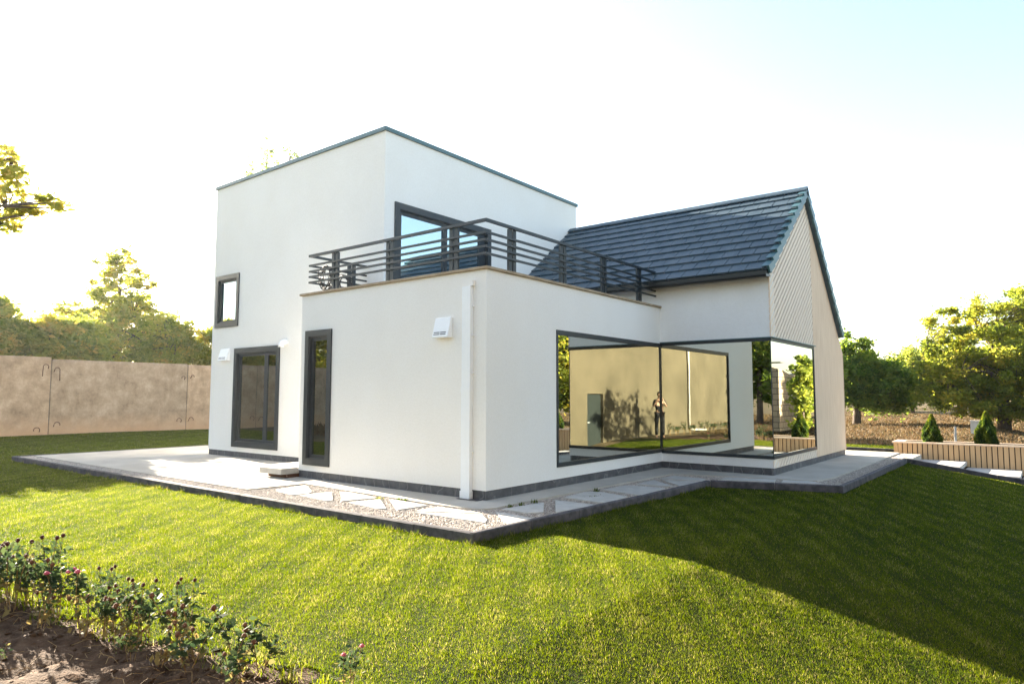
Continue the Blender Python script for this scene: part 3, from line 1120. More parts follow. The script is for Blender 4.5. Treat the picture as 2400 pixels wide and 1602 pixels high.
gt.box(XR1 - .0295, XR1 - .025, gy - .07, gy + .066, gz - .085, gz + .03)
gt.box(TX1 + .02, XR1 - .04, gy + .066, YI - .061, gz - .06, gz - .01)
gt.build('gutter', MAT['gutter'], house)

# ---- windows ---------------------------------------------------------
def window(name, axis, c, out, u0, u1, z0, z1, fw_, panes, gmat, depth=0.09, sash=0.05, proud=0.03, frame_mat='frame', handle=False):
    """plane at coordinate c on axis ('y' wall faces -y => out=-1, 'x' wall faces +x => out=+1). panes: list of (ua,ub) glass spans"""
    m_ = MB()

    def bx(a, b, z_a, z_b, d0, d1):
        p, q = c + out * d0, c + out * d1
        if axis == 'y': m_.box(a, b, p, q, z_a, z_b)
        else: m_.box(p, q, a, b, z_a, z_b)
    # outer trim
    bx(u0, u1, z1 - fw_, z1, -depth - .02, proud)
    bx(u0, u1, z0, z0 + fw_, -depth - .02, proud)
    bx(u0, u0 + fw_, z0 + fw_, z1 - fw_, -depth - .02, proud)
    bx(u1 - fw_, u1, z0 + fw_, z1 - fw_, -depth - .02, proud)
    iu0, iu1, iz0, iz1 = u0 + fw_, u1 - fw_, z0 + fw_, z1 - fw_
    # stepped inner bead
    s_ = 0.018
    bx(iu0, iu1, iz1 - s_, iz1, -depth, proud - .02)
    bx(iu0, iu1, iz0, iz0 + s_, -depth, proud - .02)
    bx(iu0, iu0 + s_, iz0 + s_, iz1 - s_, -depth, proud - .02)
    bx(iu1 - s_, iu1, iz0 + s_, iz1 - s_, -depth, proud - .02)
    fr = m_
    fo = fr.build('window_frame', MAT[frame_mat], None)
    root = empty(name, (0, 0, 0))
    root.parent = house
    fo.parent = root
    for (a, b) in panes:
        m_ = MB()
        bx(a, b, iz1 - s_ - sash, iz1 - s_, -depth, -.035)
        bx(a, b, iz0 + s_, iz0 + s_ + sash, -depth, -.035)
        bx(a, a + sash, iz0 + s_ + sash, iz1 - s_ - sash, -depth, -.035)
        bx(b - sash, b, iz0 + s_ + sash, iz1 - s_ - sash, -depth, -.035)
        if handle:
            pass
        m_.build('sash', MAT[frame_mat], root)
        m_ = MB()
        bx(a + sash - .004, b - sash + .004, iz0 + s_ + sash - .004, iz1 - s_ - sash + .004, -.062, -.056)
        m_.build('pane', gmat, root)
    return root


window('upper_window', 'y', TY0, -1, *W1[:2], *W1[2:], 0.12, [(W1[0] + .138, W1[1] - .138)], MAT['glass_sky'])
ms = -8.36
window('double_window', 'y', TY0, -1, *W2[:2], *W2[2:], 0.13, [(W2[0] + .148, ms), (ms + .002, W2[1] - .148)], MAT['glass'], sash=.065)
window('narrow_window', 'y', 0.0, -1, *W3[:2], *W3[2:], 0.115, [(W3[0] + .133, W3[1] - .133)], MAT['glass'], sash=.06)
window('terrace_door', 'x', TX1, 1, *W4[:2], *W4[2:], 0.14, [(W4[0] + .158, 3.36), (3.37, 4.62), (4.63, W4[1] - .158)], MAT['glass_sky'], sash=.075)

# corner glazing: three big panes meeting edge to edge
cg = empty('corner_glazing')
cg.parent = house
f1 = MB()
f1.box(-.09, .014, 1.854, YI - .03, G1z - .085, G1z)
f1.box(-.09, .014, 1.854, YI - .03, G0, G0 + .075)
f1.box(-.09, .014, 1.854, 1.854 + .05, G0 + .075, G1z - .085)
f1.box(-.03, .004, YI - .03, YI - .006, G0, G1z)
f1.build('left_frame', MAT['frame'], cg)
f2 = MB()
f2.box(-.03, HX + .014, YI - .014, YI + .09, G1z - .05, G1z + .012)
f2.build('middle_frame', MAT['frame'], cg)
f2 = MB()
f2.box(-.03, HX + .014, YI - .014, YI + .09, G0 - .02, G0 + .045)
f2.build('middle_frame', MAT['frame'], cg)
f3 = MB()
f3.box(HX - .09, HX + .014, YI + .09, 9.022, G1z - .05, G1z + .012)
f3.box(HX - .09, HX + .014, YI + .09, 9.022, G0 - .02, G0 + .045)
f3.box(HX - .09, HX + .014, 8.97, 9.022, G0 + .045, G1z - .05)
f3.box(HX - .012, HX + .002, YI - .002, YI + .014, G0 + .045, G1z - .05)
f3.build('right_frame', MAT['frame'], cg)
fl = MB()
fl.box(HX + .0145, HX + .05, YI - .02, 9.05, G1z + .012, G1z + .03)
fl.box(-.02, HX + .05, YI - .045, YI - .0145, G1z + .012, G1z + .028)
fl.build('drip_flashing', MAT['coping'], cg)
p1 = MB()
p1.box(-.022, -.012, 1.90, YI - .03, G0 + .06, G1z - .08)
p1.build('left_pane', MAT['glass_big'], cg)
p2 = MB()
p2.box(.004, HX - .013, YI + .004, YI + .014, G0 + .04, G1z - .045)
p2.build('middle_pane', MAT['glass_big'], cg)
p3 = MB()
p3.box(HX - .012, HX - .002, YI + .015, 8.975, G0 + .04, G1z - .045)
p3.build('right_pane', MAT['glass_big'], cg)

# interior
it = MB()
it.box(-4.30, -.32, .32, YI + .3, 0.10, 0.16)
it.box(-3.9, HX - .32, YI + .3, 11.55, 0.10, 0.16)
it.box(TX0 + .32, TX1 - .32, TY0 + .32, TY1 - .32, 0.10, 0.16)
it.build('interior_floor', MAT['interior_floor'], house)
iw = MB()
iw.box(-4.0, -3.92, TY0 + .5, 11.5, .17, 3.2)
iw.box(-3.9, HX - .31, 10.0, 10.1, .17, 3.6)
iw.box(TX0 + .32, TX1 - .32, TY0 + .32, TY1 - .32, 3.10, 3.30)
iw.box(TX0 + .4, TX1 - .4, 4.6, 4.7, .17, 3.09)
iw.box(TX0 + .4, TX1 - .4, 5.6, 5.7, 3.31, 6.85)
iw.box(-4.3, -.32, .32, YI + .25, 3.10, 3.21)
iw.box(-2.2, -1.9, 6.4, 6.7, .17, 3.1)
iw.build('interior_wall', MAT['interior'], house)
cu = MB()
n = 28
for i in range(n):
    xa, xb = -4.08 + i * .012, -4.08 + (i + 1) * .012
    ya, yb = .22 + .02 * math.sin(i * 1.1), .22 + .02 * math.sin((i + 1) * 1.1)
    cu.quad((xa, ya, .35), (xb, yb, .35), (xb, yb, 2.6), (xa, ya, 2.6))
cu.build('curtain', MAT['curtain'], house)
# a dining table seen faintly through the glass
tb = empty('dining_table', (-1.6, 3.6, .16))
tag(tb, 'wooden dining table standing inside behind the large window', 'table')
q = MB(); q.box(-.5, .5, -.9, .9, .70, .74); q.build('tabletop', MAT['planter_wood'], tb)
for sx in (-.44, .38):
    for sy in (-.84, .78):
        q = MB(); q.box(sx, sx + .06, sy, sy + .06, 0, .70); q.build('leg', MAT['planter_wood'], tb)

# ---- railing ----------------------------------------------------------
rl = empty('balcony_railing')
rl.parent = house
zr = [4.255, 4.065, 3.95, 3.845, 3.735]
YA, XA, XL = 0.10, -0.10, -4.62
for i, z in enumerate(zr):
    h_ = 0.045 if i == 0 else 0.034
    w_ = 0.05 if i == 0 else 0.034
    m_ = MB(); m_.box(XL, XA + w_ / 2, YA - w_ / 2, YA + w_ / 2, z - h_ / 2, z + h_ / 2); m_.build('rail', MAT['rail'], rl)
    m_ = MB(); m_.box(XA - w_ / 2, XA + w_ / 2, YA + w_ / 2 + .001, YI + .02, z - h_ / 2, z + h_ / 2); m_.build('rail', MAT['rail'], rl)
    m_ = MB(); m_.box(XL, XL + w_, YA + w_ / 2 + .001, 1.50, z - h_ / 2, z + h_ / 2); m_.build('rail', MAT['rail'], rl)


def post(px_, py_, along):
    m_ = MB()
    # two flats with a gap between them
    if along == 'x':
        for d_ in (-.095, .018): m_.box(px_ + d_, px_ + d_ + .077, py_ + .018, py_ + .058, 3.505, 4.2325)
        m_.box(px_ - .095, px_ + .095, py_ - .01, py_ + .09, 3.506, 3.514)
    else:
        for d_ in (-.095, .018): m_.box(px_ - .058, px_ - .018, py_ + d_, py_ + d_ + .077, 3.505, 4.2325)
        m_.box(px_ - .09, px_ + .01, py_ - .095, py_ + .095, 3.506, 3.514)
    m_.build('post', MAT['rail'], rl)


for xx in (-3.85, -2.32, -0.80): post(xx, YA, 'x')
for yy in (0.79, 2.27, 3.70, 5.17): post(XA, yy, 'y')
m_ = MB()
for d_ in (-.095, .018): m_.box(XL + .03, XL + .07, 1.08 + d_, 1.08 + d_ + .077, 3.505, 4.2325)
m_.build('post', MAT['rail'], rl)

# cable coil behind the railing
cc = MB()
rnd = random.Random(8)
for j in range(7):
    cx_, cz_ = -4.24 + rnd.uniform(-.03, .03), 3.80
    ra, rb = 0.15 + rnd.uniform(-.02, .04), 0.24 + rnd.uniform(-.03, .03)
    P = [(cx_ + ra * math.cos(t), .20 + .05 * math.sin(2 * t + j) + j * .008, cz_ + rb * math.sin(t)) for t in np.linspace(0, 2 * math.pi, 20)]
    cc.tube(P, [.009] * 20, 5, False)
for j in range(6):
    cx_, cz_ = -3.75 + rnd.uniform(-.03, .05), 3.62
    ra, rb = 0.2 + rnd.uniform(-.03, .03), 0.17 + rnd.uniform(-.03, .03)
    P = [(cx_ + ra * math.cos(t), .24 + j * .01, cz_ + rb * math.sin(t) - .3 * ra * math.cos(t)) for t in np.linspace(0, 2 * math.pi, 18)]
    cc.tube(P, [.009] * 18, 5, False)
tag(cc.build('cable_coil', MAT['cable'], smooth=True), 'dark looped cable coil hung behind the left end of the terrace railing', 'cable')

# downpipe, hoods
dp = empty('downpipe'); dp.parent = house
m_ = MB(); m_.box(-.435, -.262, -.075, -.003, 0.10, 1.62); m_.build('pipe', MAT['white_plastic'], dp)
m_ = MB(); m_.box(-.432, -.262, -.073, -.003, 1.66, 3.22); m_.build('pipe', MAT['white_plastic'], dp)
m_ = MB(); m_.box(-.441, -.256, -.081, -.003, 1.60, 1.68); m_.build('collar', MAT['white_plastic'], dp)
m_ = MB(); m_.box(-.445, -.252, -.085, -.003, 0.012, 0.12); m_.build('shoe', MAT['white_plastic'], dp)
m_ = MB(); m_.box(-.30, -.225, -.06, -.003, 3.221, 3.31); m_.build('inlet', MAT['stucco'], dp)
for zz in (.70, 1.28 + .6, 2.45, .9 + 2.0):
    m_ = MB(); m_.box(-.262, -.238, -.04, -.003, zz, zz + .025); m_.build('clip', MAT['white_plastic'], dp)


def hood(x0_, x1_, z0_, z1_, y):
    rt = empty('vent_hood'); rt.parent = house
    m_ = MB()
    m_.prism([(y - .003, z1_), (y - .04, z1_), (y - .12, z0_ + .02), (y - .12, z0_), (y - .003, z0_)], 'x', x0_ + .03, x1_)
    m_.build('hood_body', MAT['white_plastic'], rt, bevel=.006)
    m_ = MB()
    for zz in (z0_ + .045, z0_ + .075):
        for xa, xb in ((x0_ + .06, (x0_ + x1_) / 2), ((x0_ + x1_) / 2 + .015, x1_ - .05)):
            yy = y - .12 + (zz - z0_ - .02) * (.08 / (z1_ - z0_ - .02))
            m_.box(xa, xb, yy - .002, yy + .01, zz, zz + .013)
    m_.build('slot', MAT['slot'], rt)


hood(-1.06, -0.69, 2.455, 2.775, 0.0)
hood(-10.40, -9.97, 2.44, 2.75, TY0)
m_ = MB()
P = [(-7.46, TY0 + .01, 2.80), (-7.46, TY0 - .06, 2.80), (-7.47, TY0 - .11, 2.78), (-7.48, TY0 - .14, 2.73), (-7.48, TY0 - .14, 2.68)]
m_.tube(P, [.07] * 5, 14)
m_.build('vent_elbow', MAT['white_plastic'], house, smooth=True)

# doorstep slab floating on a smaller base
ds = empty('doorstep', (0, 0, 0))
tag(ds, 'pale terrazzo doorstep slab on a recessed base at the left foot of the box', 'doorstep')
m_ = MB(); m_.prism([(-5.36, -0.40), (-4.69, -0.36), (-4.69, 1.35), (-5.50, 1.35), (-5.66, 0.25)], 'z', .075, .185); m_.build('slab', MAT['flag'], ds, bevel=.005)
m_ = MB(); m_.box(-5.30, -4.69, -.24, 1.3, .0045, .0745); m_.build('base', MAT['rust'], ds)

# drain cover
dc = MB(); dc.box(-.46, -.06, -.14, -.02, .0045, .012)
tag(dc.build('drain_cover', MAT['kerbm']), 'dark drain cover on the pavement under the white downpipe', 'drain cover')

# ------------------------------------------------------------------ steps, planter, cypress
st = MB(); st.prism([(3.38, 13.58), (3.36, 12.0), (3.86, 12.0), (3.86, 13.58)], 'z', -.4, -.02)
tag(st.build('pavement_end', MAT['concrete_pave']), kind='structure')
for (x0_, x1_, zt, lab) in ((3.87, 4.88, -.15, 'upper concrete garden step beside the slatted planter'),
                           (4.89, 6.03, -.30, 'lower concrete garden step beside the slatted planter'),
                           (6.04, 7.4, -.46, 'lowest concrete garden step beside the planter, past the frame edge')):
    m_ = MB(); m_.box(x0_, x1_, 11.80, 13.60, zt - .10, zt); m_.box(x0_, x1_ - .06, 11.86, 13.58, zt - .3, zt - .10)
    tag(m_.build('garden_step', MAT['flag'], bevel=.006), lab, 'garden step', 'garden steps going down along the planter')

pr_ = empty('planter', (0, 0, 0))
tag(pr_, 'long timber slatted planter box holding small cypresses', 'planter')
PX0, PX1, PY0, PY1, PZ = 3.21, 12.5, 13.62, 14.55, 0.30
m_ = MB()
xx = PX0 + .10
i = 0
while xx < PX1:
    bot = -.12 if xx < 3.87 else (-.149 if xx < 4.88 else (-.299 if xx < 6.04 else -.62))
    m_.box(xx, xx + .096, PY0, PY0 + .02, bot - .14, PZ - .04)
    xx += .118
yy = PY0 + .05
while yy < PY1 - .05:
    m_.box(PX0 - .004, PX0 + .016, yy, yy + .096, -.25, PZ - .04)
    yy += .118
m_.box(PX0 - .004, PX0 + .09, PY0 - .002, PY0 + .04, -.25, PZ - .04)
m_.build('slat_panel', MAT['planter_wood'], pr_)
m_ = MB(); m_.box(PX0 + .02, PX1, PY0 + .022, PY0 + .05, -.8, PZ - .04); m_.box(PX0 + .02, PX1, PY1 - .03, PY1, -.8, PZ - .04); m_.box(PX0 + .018, PX0 + .05, PY0 + .05, PY1 - .03, -.8, PZ - .04)
m_.box(PX0 + .05, PX1, PY0 + .05, PY1 - .03, .08, .12)
m_.build('planter_liner', MAT['gapdark'], pr_)
m_ = MB(); m_.box(PX0 - .04, PX1, PY0 - .03, PY0 + .12, PZ - .04, PZ); m_.box(PX0 - .04, PX1, PY1 - .12, PY1 + .02, PZ - .04, PZ); m_.box(PX0 - .04, PX0 + .22, PY0 + .121, PY1 - .121, PZ - .04, PZ)
m_.build('planter_rim', MAT['larch'], pr_)


# ------------------------------------------------------------------ foliage
def leaves(P, s, R, elong=1.6, updown=0.5):
    """P (n,3) leaf centres -> quads (rhombus)"""
    n = len(P)
    a = R.normal(size=(n, 3))
    a[:, 2] *= updown
    a /= np.linalg.norm(a, axis=1)[:, None]
    b = np.cross(a, R.normal(size=(n, 3)))
    b /= np.linalg.norm(b, axis=1)[:, None]
    sz = s * R.uniform(0.6, 1.3, n)[:, None]
    A = a * sz * elong * .5
    B = b * sz * .5
    V = np.stack([P - A, P + B * .9 - A * .1, P + A, P - B * .9 - A * .1], 1)
    return V.reshape(-1, 3), np.arange(n * 4).reshape(n, 4)


def make_tree(name, label, cat, loc, blobs, nclus, nleaf, lsize, crad, mat, tr=0.16, seed=0, group=None, zcut=None, twig=0.02, trunk_top=None, lean=(0, 0), hollow=0.35, twigs=True, vp=1.0):
    """blobs: (x,y,z,rx,ry,rz) relative to loc; leaves in nclus clusters"""
    R = np.random.RandomState(seed)
    root = tag(empty(name, loc), label, cat, group)
    B = np.array(blobs, float)
    vol = B[:, 3] * B[:, 4] * B[:, 5]
    vol = vol ** vp
    idx = R.choice(len(B), nclus, p=vol / vol.sum())
    d = R.normal(size=(nclus, 3))
    d /= np.linalg.norm(d, axis=1)[:, None]
    rad = (hollow ** 3 + (1 - hollow ** 3) * R.rand(nclus)) ** (1 / 3.)
    cen = B[idx, :3] + d * rad[:, None] * B[idx, 3:6]
    if zcut is not None: cen[:, 2] = np.where(cen[:, 2] > zcut - .3, zcut - .25 - R.exponential(.55, nclus), cen[:, 2])
    cen[:, 2] = np.maximum(cen[:, 2], .15)
    csz = crad * R.uniform(.55, 1.35, nclus)
    # trunk and limbs
    t = MB()
    tt = trunk_top if trunk_top else float(B[:, 2].mean())
    base = Vector((0, 0, -.15))
    pts = [base, Vector((lean[0] * .1 + R.normal(0, .03), lean[1] * .1, tt * .35)), Vector((lean[0] * .5, lean[1] * .5, tt * .7)), Vector((lean[0], lean[1], tt))]
    t.tube(pts, [tr * 1.25, tr, tr * .8, tr * .45], 9)
    limbs = []
    nl = min(14, max(5, nclus // 10))
    for i in R.choice(nclus, nl, replace=False):
        e = Vector(cen[i])
        f0 = R.uniform(.45, 1.0)
        s0 = pts[1].lerp(pts[3], f0) if f0 < 1 else pts[3]
        mid = s0.lerp(e, .5) + Vector((R.normal(0, .1), R.normal(0, .1), R.uniform(0, .25) * (e - s0).length * .5))
        t.tube([s0, mid, e], [tr * .42, tr * .26, tr * .09], 6)
        limbs.append((s0, mid, e))
    if twigs:
        for i in range(nclus):
            e = Vector(cen[i])
            best = min(limbs, key=lambda L: min((L[1] - e).length, (L[2] - e).length, (L[0] - e).length * 1.3))
            s0 = min(best, key=lambda q: (q - e).length)
            if (s0 - e).length < .05: continue
            t.tube([s0, s0.lerp(e, .5) + Vector((0, 0, .08 * (e - s0).length)), e], [twig * 1.2, twig * .8, twig * .3], 4, False)
    t.build('trunk', MAT['bark'], root, smooth=True)
    per = R.poisson(nleaf / nclus, nclus) + 2
    ci = np.repeat(np.arange(nclus), per)
    P = cen[ci] + R.normal(size=(len(ci), 3)) * csz[ci][:, None] * np.array([.62, .62, .42])
    V, F = leaves(P, lsize, R)
    ctint = R.uniform(.15, .8, nclus)
    tint = np.clip(ctint[ci] + R.normal(0, .16, len(ci)), 0, 1)
    npmesh('crown', V, F, mat, root, attr=np.repeat(tint, 4))
    return root


def ray(px, py, t):
    v = rr * ((px - 1200) / FPX) - uu * ((py - 801) / FPX) + fw
    return CAM + v * t


GL = 'trees behind the concrete wall'
gz_ = lambda x, y: float(H(x, y)) - .03
# left row behind the wall (x about -28 .. -34)
make_tree('bushy_tree', 'dark green bushy tree at the left edge, behind the concrete wall', 'tree', (-29.5, 0.4, gz_(-29.5, 0)),
          [(0, -.3, 3.3, 2.0, 1.7, 2.2), (-.6, .3, 4.5, 1.1, .9, 1.2)], 190, 19000, .12, .34, MAT['leaf_yellow'], seed=11, group=GL)
make_tree('bushy_tree', 'yellow-green bushy tree over the left wall joint, left of the tall sparse tree', 'tree', (-30.2, 4.3, gz_(-30, 4)),
          [(0, 0, 3.2, 1.9, 1.9, 2.1), (-.2, .9, 4.1, 1.2, 1.1, 1.3)], 210, 21000, .115, .32, MAT['leaf_backlit'], seed=12, group=GL)
make_tree('tall_tree', 'tall sparse yellowing tree rising highest above the concrete wall', 'tree', (-34.0, 8.3, gz_(-34, 8)),
          [(0, 0, 4.6, 2.5, 3.4, 2.6), (0, .1, 7.2, 1.5, 1.9, 1.8), (0, 0, 8.9, .9, 1.0, 1.2), (0, -2.4, 6.0, .9, 1.0, .9), (0, 2.3, 6.2, .8, 1.1, .9), (0, -1.2, 8.3, .5, .6, .9), (0, 1.3, 8.2, .5, .6, .7)],
          330, 30000, .125, .30, MAT['leaf_backlit'], tr=.2, seed=13, group=GL, trunk_top=7.6)
make_tree('bushy_tree', 'pale leafy tree between the tall sparse tree and the yellow-green one', 'tree', (-31, 6.7, gz_(-31, 7)),
          [(0, 0, 3.5, 1.7, 1.9, 2.2)], 160, 14000, .115, .32, MAT['leaf_backlit'], seed=14, group=GL)
make_tree('bushy_tree', 'green leafy tree right of the tall sparse tree, behind the wall', 'tree', (-30.5, 9.6, gz_(-30, 9)),
          [(0, 0, 3.6, 1.8, 1.7, 2.2), (0, .6, 4.6, 1.0, .9, 1.3)], 190, 17000, .115, .32, MAT['leaf_backlit'], seed=16, group=GL)
make_tree('bushy_tree', 'darker green tree touching the left edge of the tower, behind the wall', 'tree', (-30, 11.9, gz_(-30, 12)),
          [(0, 0, 3.4, 1.6, 1.7, 2.2)], 170, 16000, .12, .32, MAT['leaf_yellow'], seed=17, group=GL)
make_tree('bushy_tree', 'leafy tree mostly hidden behind the tower and the concrete wall', 'tree', (-30, 15.0, gz_(-30, 15)),
          [(0, 0, 3.6, 1.8, 1.8, 2.2)], 90, 7000, .15, .4, MAT['leaf_yellow'], seed=18, group=GL)
HT = ((-3.0, 6.3, 'nearest the dark green bushy tree'), (-6.2, 6.3, 'second along from the dark green bushy tree'), (-9.4, 5.9, 'reflected in the double window'), (-12.8, 5.6, 'farthest along past the frame edge'),
      (0.2, 5.9, 'low before the dark green bushy one'), (3.4, 5.15, 'low beside the left wall joint'))
for i, (yy, zc_, lb_) in enumerate(HT):  # extra dense trees, heights set so they shade the lawn and patio
    make_tree('hedge_tree', ('leafy hedge tree close behind the wall, %s' % lb_),
              'tree', (-28.2, yy, gz_(-28, yy)), [(0, 0, 3.9, 1.3, 1.95, 2.6)], 230, 34000, .135, .33, MAT['leaf_backlit' if i < 4 else 'leaf_backlit'], seed=20 + i, group=GL, zcut=zc_)
make_tree('bushy_tree', 'large leafy tree behind the far end of the wall, mirrored in the narrow window', 'tree', (-29, -17.0, gz_(-29, -17)), [(0, 0, 5, 2.6, 2.8, 3.0), (0, 1, 7, 1.5, 1.5, 1.5)], 200, 17000, .19, .42, MAT['leaf_yellow'], seed=29, group=GL)
for i, (px_, tp, dd) in enumerate(((592, 352, 62), (628, 322, 64), (680, 338, 60))):
    p = ray(px_, tp, dd)
    hgt_ = p.z
    make_tree('poplar_tree', 'thin bare poplar tip above the tower roof, %s' % ('leftmost of three', 'middle and tallest of three', 'rightmost and leafiest of three')[i], 'tree',
              (p.x, p.y, gz_(p.x, p.y)), [(0, 0, hgt_ * .5, 1.2, 1.2, hgt_ * .35), (0, 0, hgt_ - 1.6, .7, .7, 1.9), (.2, .2, hgt_ - 3.4, 1.0, 1.0, 2.0)], 150, (2600, 3600, 6400)[i], .15, .30, MAT['leaf_dark'],
              tr=.07, seed=30 + i, group='bare poplar tips', trunk_top=hgt_ - .5, twig=.013)

# near tree whose branches reach into the frame at the upper left
bl = []
base = Vector((-13.5, -8.6, 0))
for (px_, py_, t_, s_) in ((-330, 420, 17, 1.9), (-180, 400, 16.5, 1.4), (-120, 520, 16.5, .9), (-45, 420, 16, .55), (0, 390, 16, .45), (10, 440, 16, .42), (30, 410, 16, .34), (40, 480, 16, .28), (62, 488, 16, .25), (92, 462, 16, .20), (118, 470, 16, .19), (140, 482, 16, .17),
                            (78, 495, 16, .18), (15, 368, 16, .26), (-5, 520, 16, .40), (15, 530, 16, .30), (25, 500, 16, .2), (8, 352, 16, .18)):
    p = ray(px_, py_, t_) - base
    bl.append((p.x, p.y, p.z, s_, s_, s_ * (.8 if s_ > .4 else .55)))
make_tree('walnut_tree', 'broad leafed tree whose sunlit branch tips enter at the upper left edge', 'tree', tuple(base), bl, 300, 3300, .10, .13, MAT['leaf_pale'], tr=.2, seed=40, trunk_top=4.2, hollow=.1, twig=.010, vp=.33)
# branch clusters exactly where the sprays hang
# right trees
GR = 'trees in the dry field'
def rt(px_, base_py, top_py, dist, spec, label, ncl, nl, ls, cr, mat, seed, name='field_tree', tr=.2):
    """tree at image column px_, distance dist along the view axis"""
    p = ray(px_, 925, dist)
    z0_ = gz_(p.x, p.y)
    hgt_ = ray(px_, top_py, dist).z - z0_
    m_ = dist / FPX  # metres per pixel
    blobs = []
    for (dx, cy_, rx, rz) in spec:
        q_ = ray(px_ + dx, cy_, dist)
        blobs.append((q_.x - p.x, q_.y - p.y, q_.z - z0_, rx * m_, rx * m_ * .9, rz * m_))
    return make_tree(name, label, 'tree', (p.x, p.y, z0_), blobs, ncl, nl, ls, cr, mat, tr=tr, seed=seed, group=GR)


rt(2005, 990, 765, 40, [(-10, 900, 60, 55), (50, 900, 70, 60), (-5, 830, 32, 55), (55, 830, 28, 36), (80, 940, 40, 30), (-60, 880, 60, 80)],
   'dark green tree just right of the gable wall', 240, 34000, .14, .38, MAT['leaf_dark'], 50)
rt(2135, 1000, 805, 62, [(0, 880, 62, 55), (25, 845, 42, 42), (-30, 900, 50, 45), (0, 930, 66, 26)],
   'smaller mid green tree between the dark tree and the large one', 190, 22000, .17, .5, MAT['leaf_mid'], 51)
rt(2350, 1000, 665, 37, [(-20, 850, 150, 100), (-110, 800, 70, 90), (30, 740, 90, 75), (-120, 900, 70, 70), (60, 880, 120, 100), (-20, 930, 140, 50), (110, 760, 100, 80), (-165, 735, 26, 30)],
   'largest yellow-green tree spreading behind the planter', 520, 90000, .115, .34, MAT['leaf_yellow'], 52, tr=.28)
rt(2215, 990, 830, 90, [(0, 880, 60, 50), (-40, 900, 50, 40)], 'far olive tree glimpsed between the mid green tree and the largest one', 90, 8000, .34, .8, MAT['leaf_mid'], 53)
rt(2100, 990, 840, 80, [(0, 885, 75, 48), (45, 870, 45, 45), (-45, 895, 50, 40)], 'pale green tree filling the gap behind the dark green tree', 120, 12000, .24, .6, MAT['leaf_mid'], 57)
rt(2060, 990, 850, 95, [(0, 890, 70, 45), (60, 900, 70, 40)], 'far dark tree low behind the dark green and mid green trees', 100, 9000, .34, .8, MAT['leaf_dark'], 54)
rt(2480, 1000, 720, 55, [(0, 860, 130, 110)], 'green tree beyond the right frame edge behind the largest tree', 120, 9000, .26, .6, MAT['leaf_mid'], 55)
rt(1930, 1000, 840, 75, [(0, 880, 80, 60)], 'green tree hidden behind the gable end of the house', 90, 7000, .3, .7, MAT['leaf_mid'], 56)
# trees only seen mirrored in the glass
GM = 'trees mirrored in the corner glass'
for (x_, y_, h_, lab, mt, sd) in ((-6.2, -19.5, 6.8, 'dark tree mirrored at the right end of the middle pane', 'leaf_dark', 60), (-9.5, -24, 7.5, 'dark tree farther back mirrored in the middle pane', 'leaf_mid', 61),
                                  (14.5, 25.0, 6.5, 'yellow-green tree mirrored at the left end of the left pane', 'leaf_yellow', 62), (19.5, 29.0, 7.5, 'taller green tree mirrored behind it in the left pane', 'leaf_mid', 63),
                                  (-2.2, -26, 7.0, 'mid green tree behind the flower bed side of the garden', 'leaf_mid', 65)):
    make_tree('mirrored_tree', lab, 'tree', (x_, y_, gz_(x_, y_)), [(0, 0, h_ * .6, h_ * .32, h_ * .32, h_ * .38), (.6, .4, h_ * .8, h_ * .2, h_ * .2, h_ * .2), (-.8, -.3, h_ * .45, h_ * .25, h_ * .25, h_ * .28)],
              150, 11000, .2, .42, MAT[mt], seed=sd, group=GM)


make_tree('mirrored_tree', 'slim dark tree mirrored at the right end of the gable pane', 'tree', (7.05, 25.5, gz_(7, 25.5)), [(0, 0, 2.6, .5, .8, 1.3), (-.1, 0, 3.6, .45, .6, .6), (0, 0, 1.2, .45, .6, .8)],
          70, 3600, .15, .22, MAT['leaf_mid'], seed=64, group=GM, tr=.07)


def cypress(loc, h, w_, seed, label):
    R = np.random.RandomState(seed)
    root = tag(empty('cypress', loc), label, 'cypress', 'cypresses in the planter')
    t = MB(); t.tube([(0, 0, 0), (0, 0, h * .9)], [.025, .006], 6); t.build('trunk', MAT['bark'], root)
    n = 20000
    u = R.rand(n) ** .85
    prof = np.interp(u, [0, .1, .3, .5, .7, .88, 1], [.75, .95, 1.0, .88, .55, .26, .05])
    th = R.uniform(0, 2 * np.pi, n)
    lob = 1 + .16 * np.sin(th * 3 + u * 6 + seed) + .1 * np.sin(th * 7 - u * 15)
    rr_ = w_ * prof * lob * np.sqrt(R.uniform(.45, 1, n))
    P = np.stack([rr_ * np.cos(th), rr_ * np.sin(th), .02 + u * h], -1)
    V, F = leaves(P, .035, R, 2.2, 1.6)
    tint = np.clip(.25 + .35 * np.sin(th * 5 + u * 9) + R.normal(0, .2, n) + (u > .8) * .3, 0, 1)
    npmesh('crown', V, F, MAT['leaf_cypress'], root, attr=np.repeat(tint, 4))
    return root


cypress((4.07, 14.08, .12), .88, .215, 1, 'small round-bottomed cypress in the planter, the left one of the two in view')
cypress((5.30, 14.08, .12), .98, .235, 2, 'taller pointed cypress in the planter, the right one of the two in view')
cypress((6.75, 14.08, .12), .90, .25, 3, 'cypress in the planter just past the right frame edge')
cypress((8.35, 14.08, .12), .92, .25, 4, 'cypress in the planter far past the right frame edge')
# small twin lobe of the left cypress comes from its own uneven outline

# field post and white box
m_ = MB(); m_.tube([(0, 0, -.2), (0.01, 0, .62)], [.045, .04], 8)
o = m_.build('field_post', MAT['flag']); o.location = (4.07, 20, -.12)
tag(o, 'thin grey concrete post standing in the dry field between the cypresses', 'post')
p = ray(2287, 997, 30)
m_ = MB(); m_.box(-.19, .19, -.15, .15, -.35, .19); m_.box(-.21, .21, -.17, .17, .19, .23)
o = m_.build('concrete_box', MAT['flag']); o.location = (p.x, p.y, p.z)
tag(o, 'small pale concrete box lying in the dry field near the right cypress', 'box')

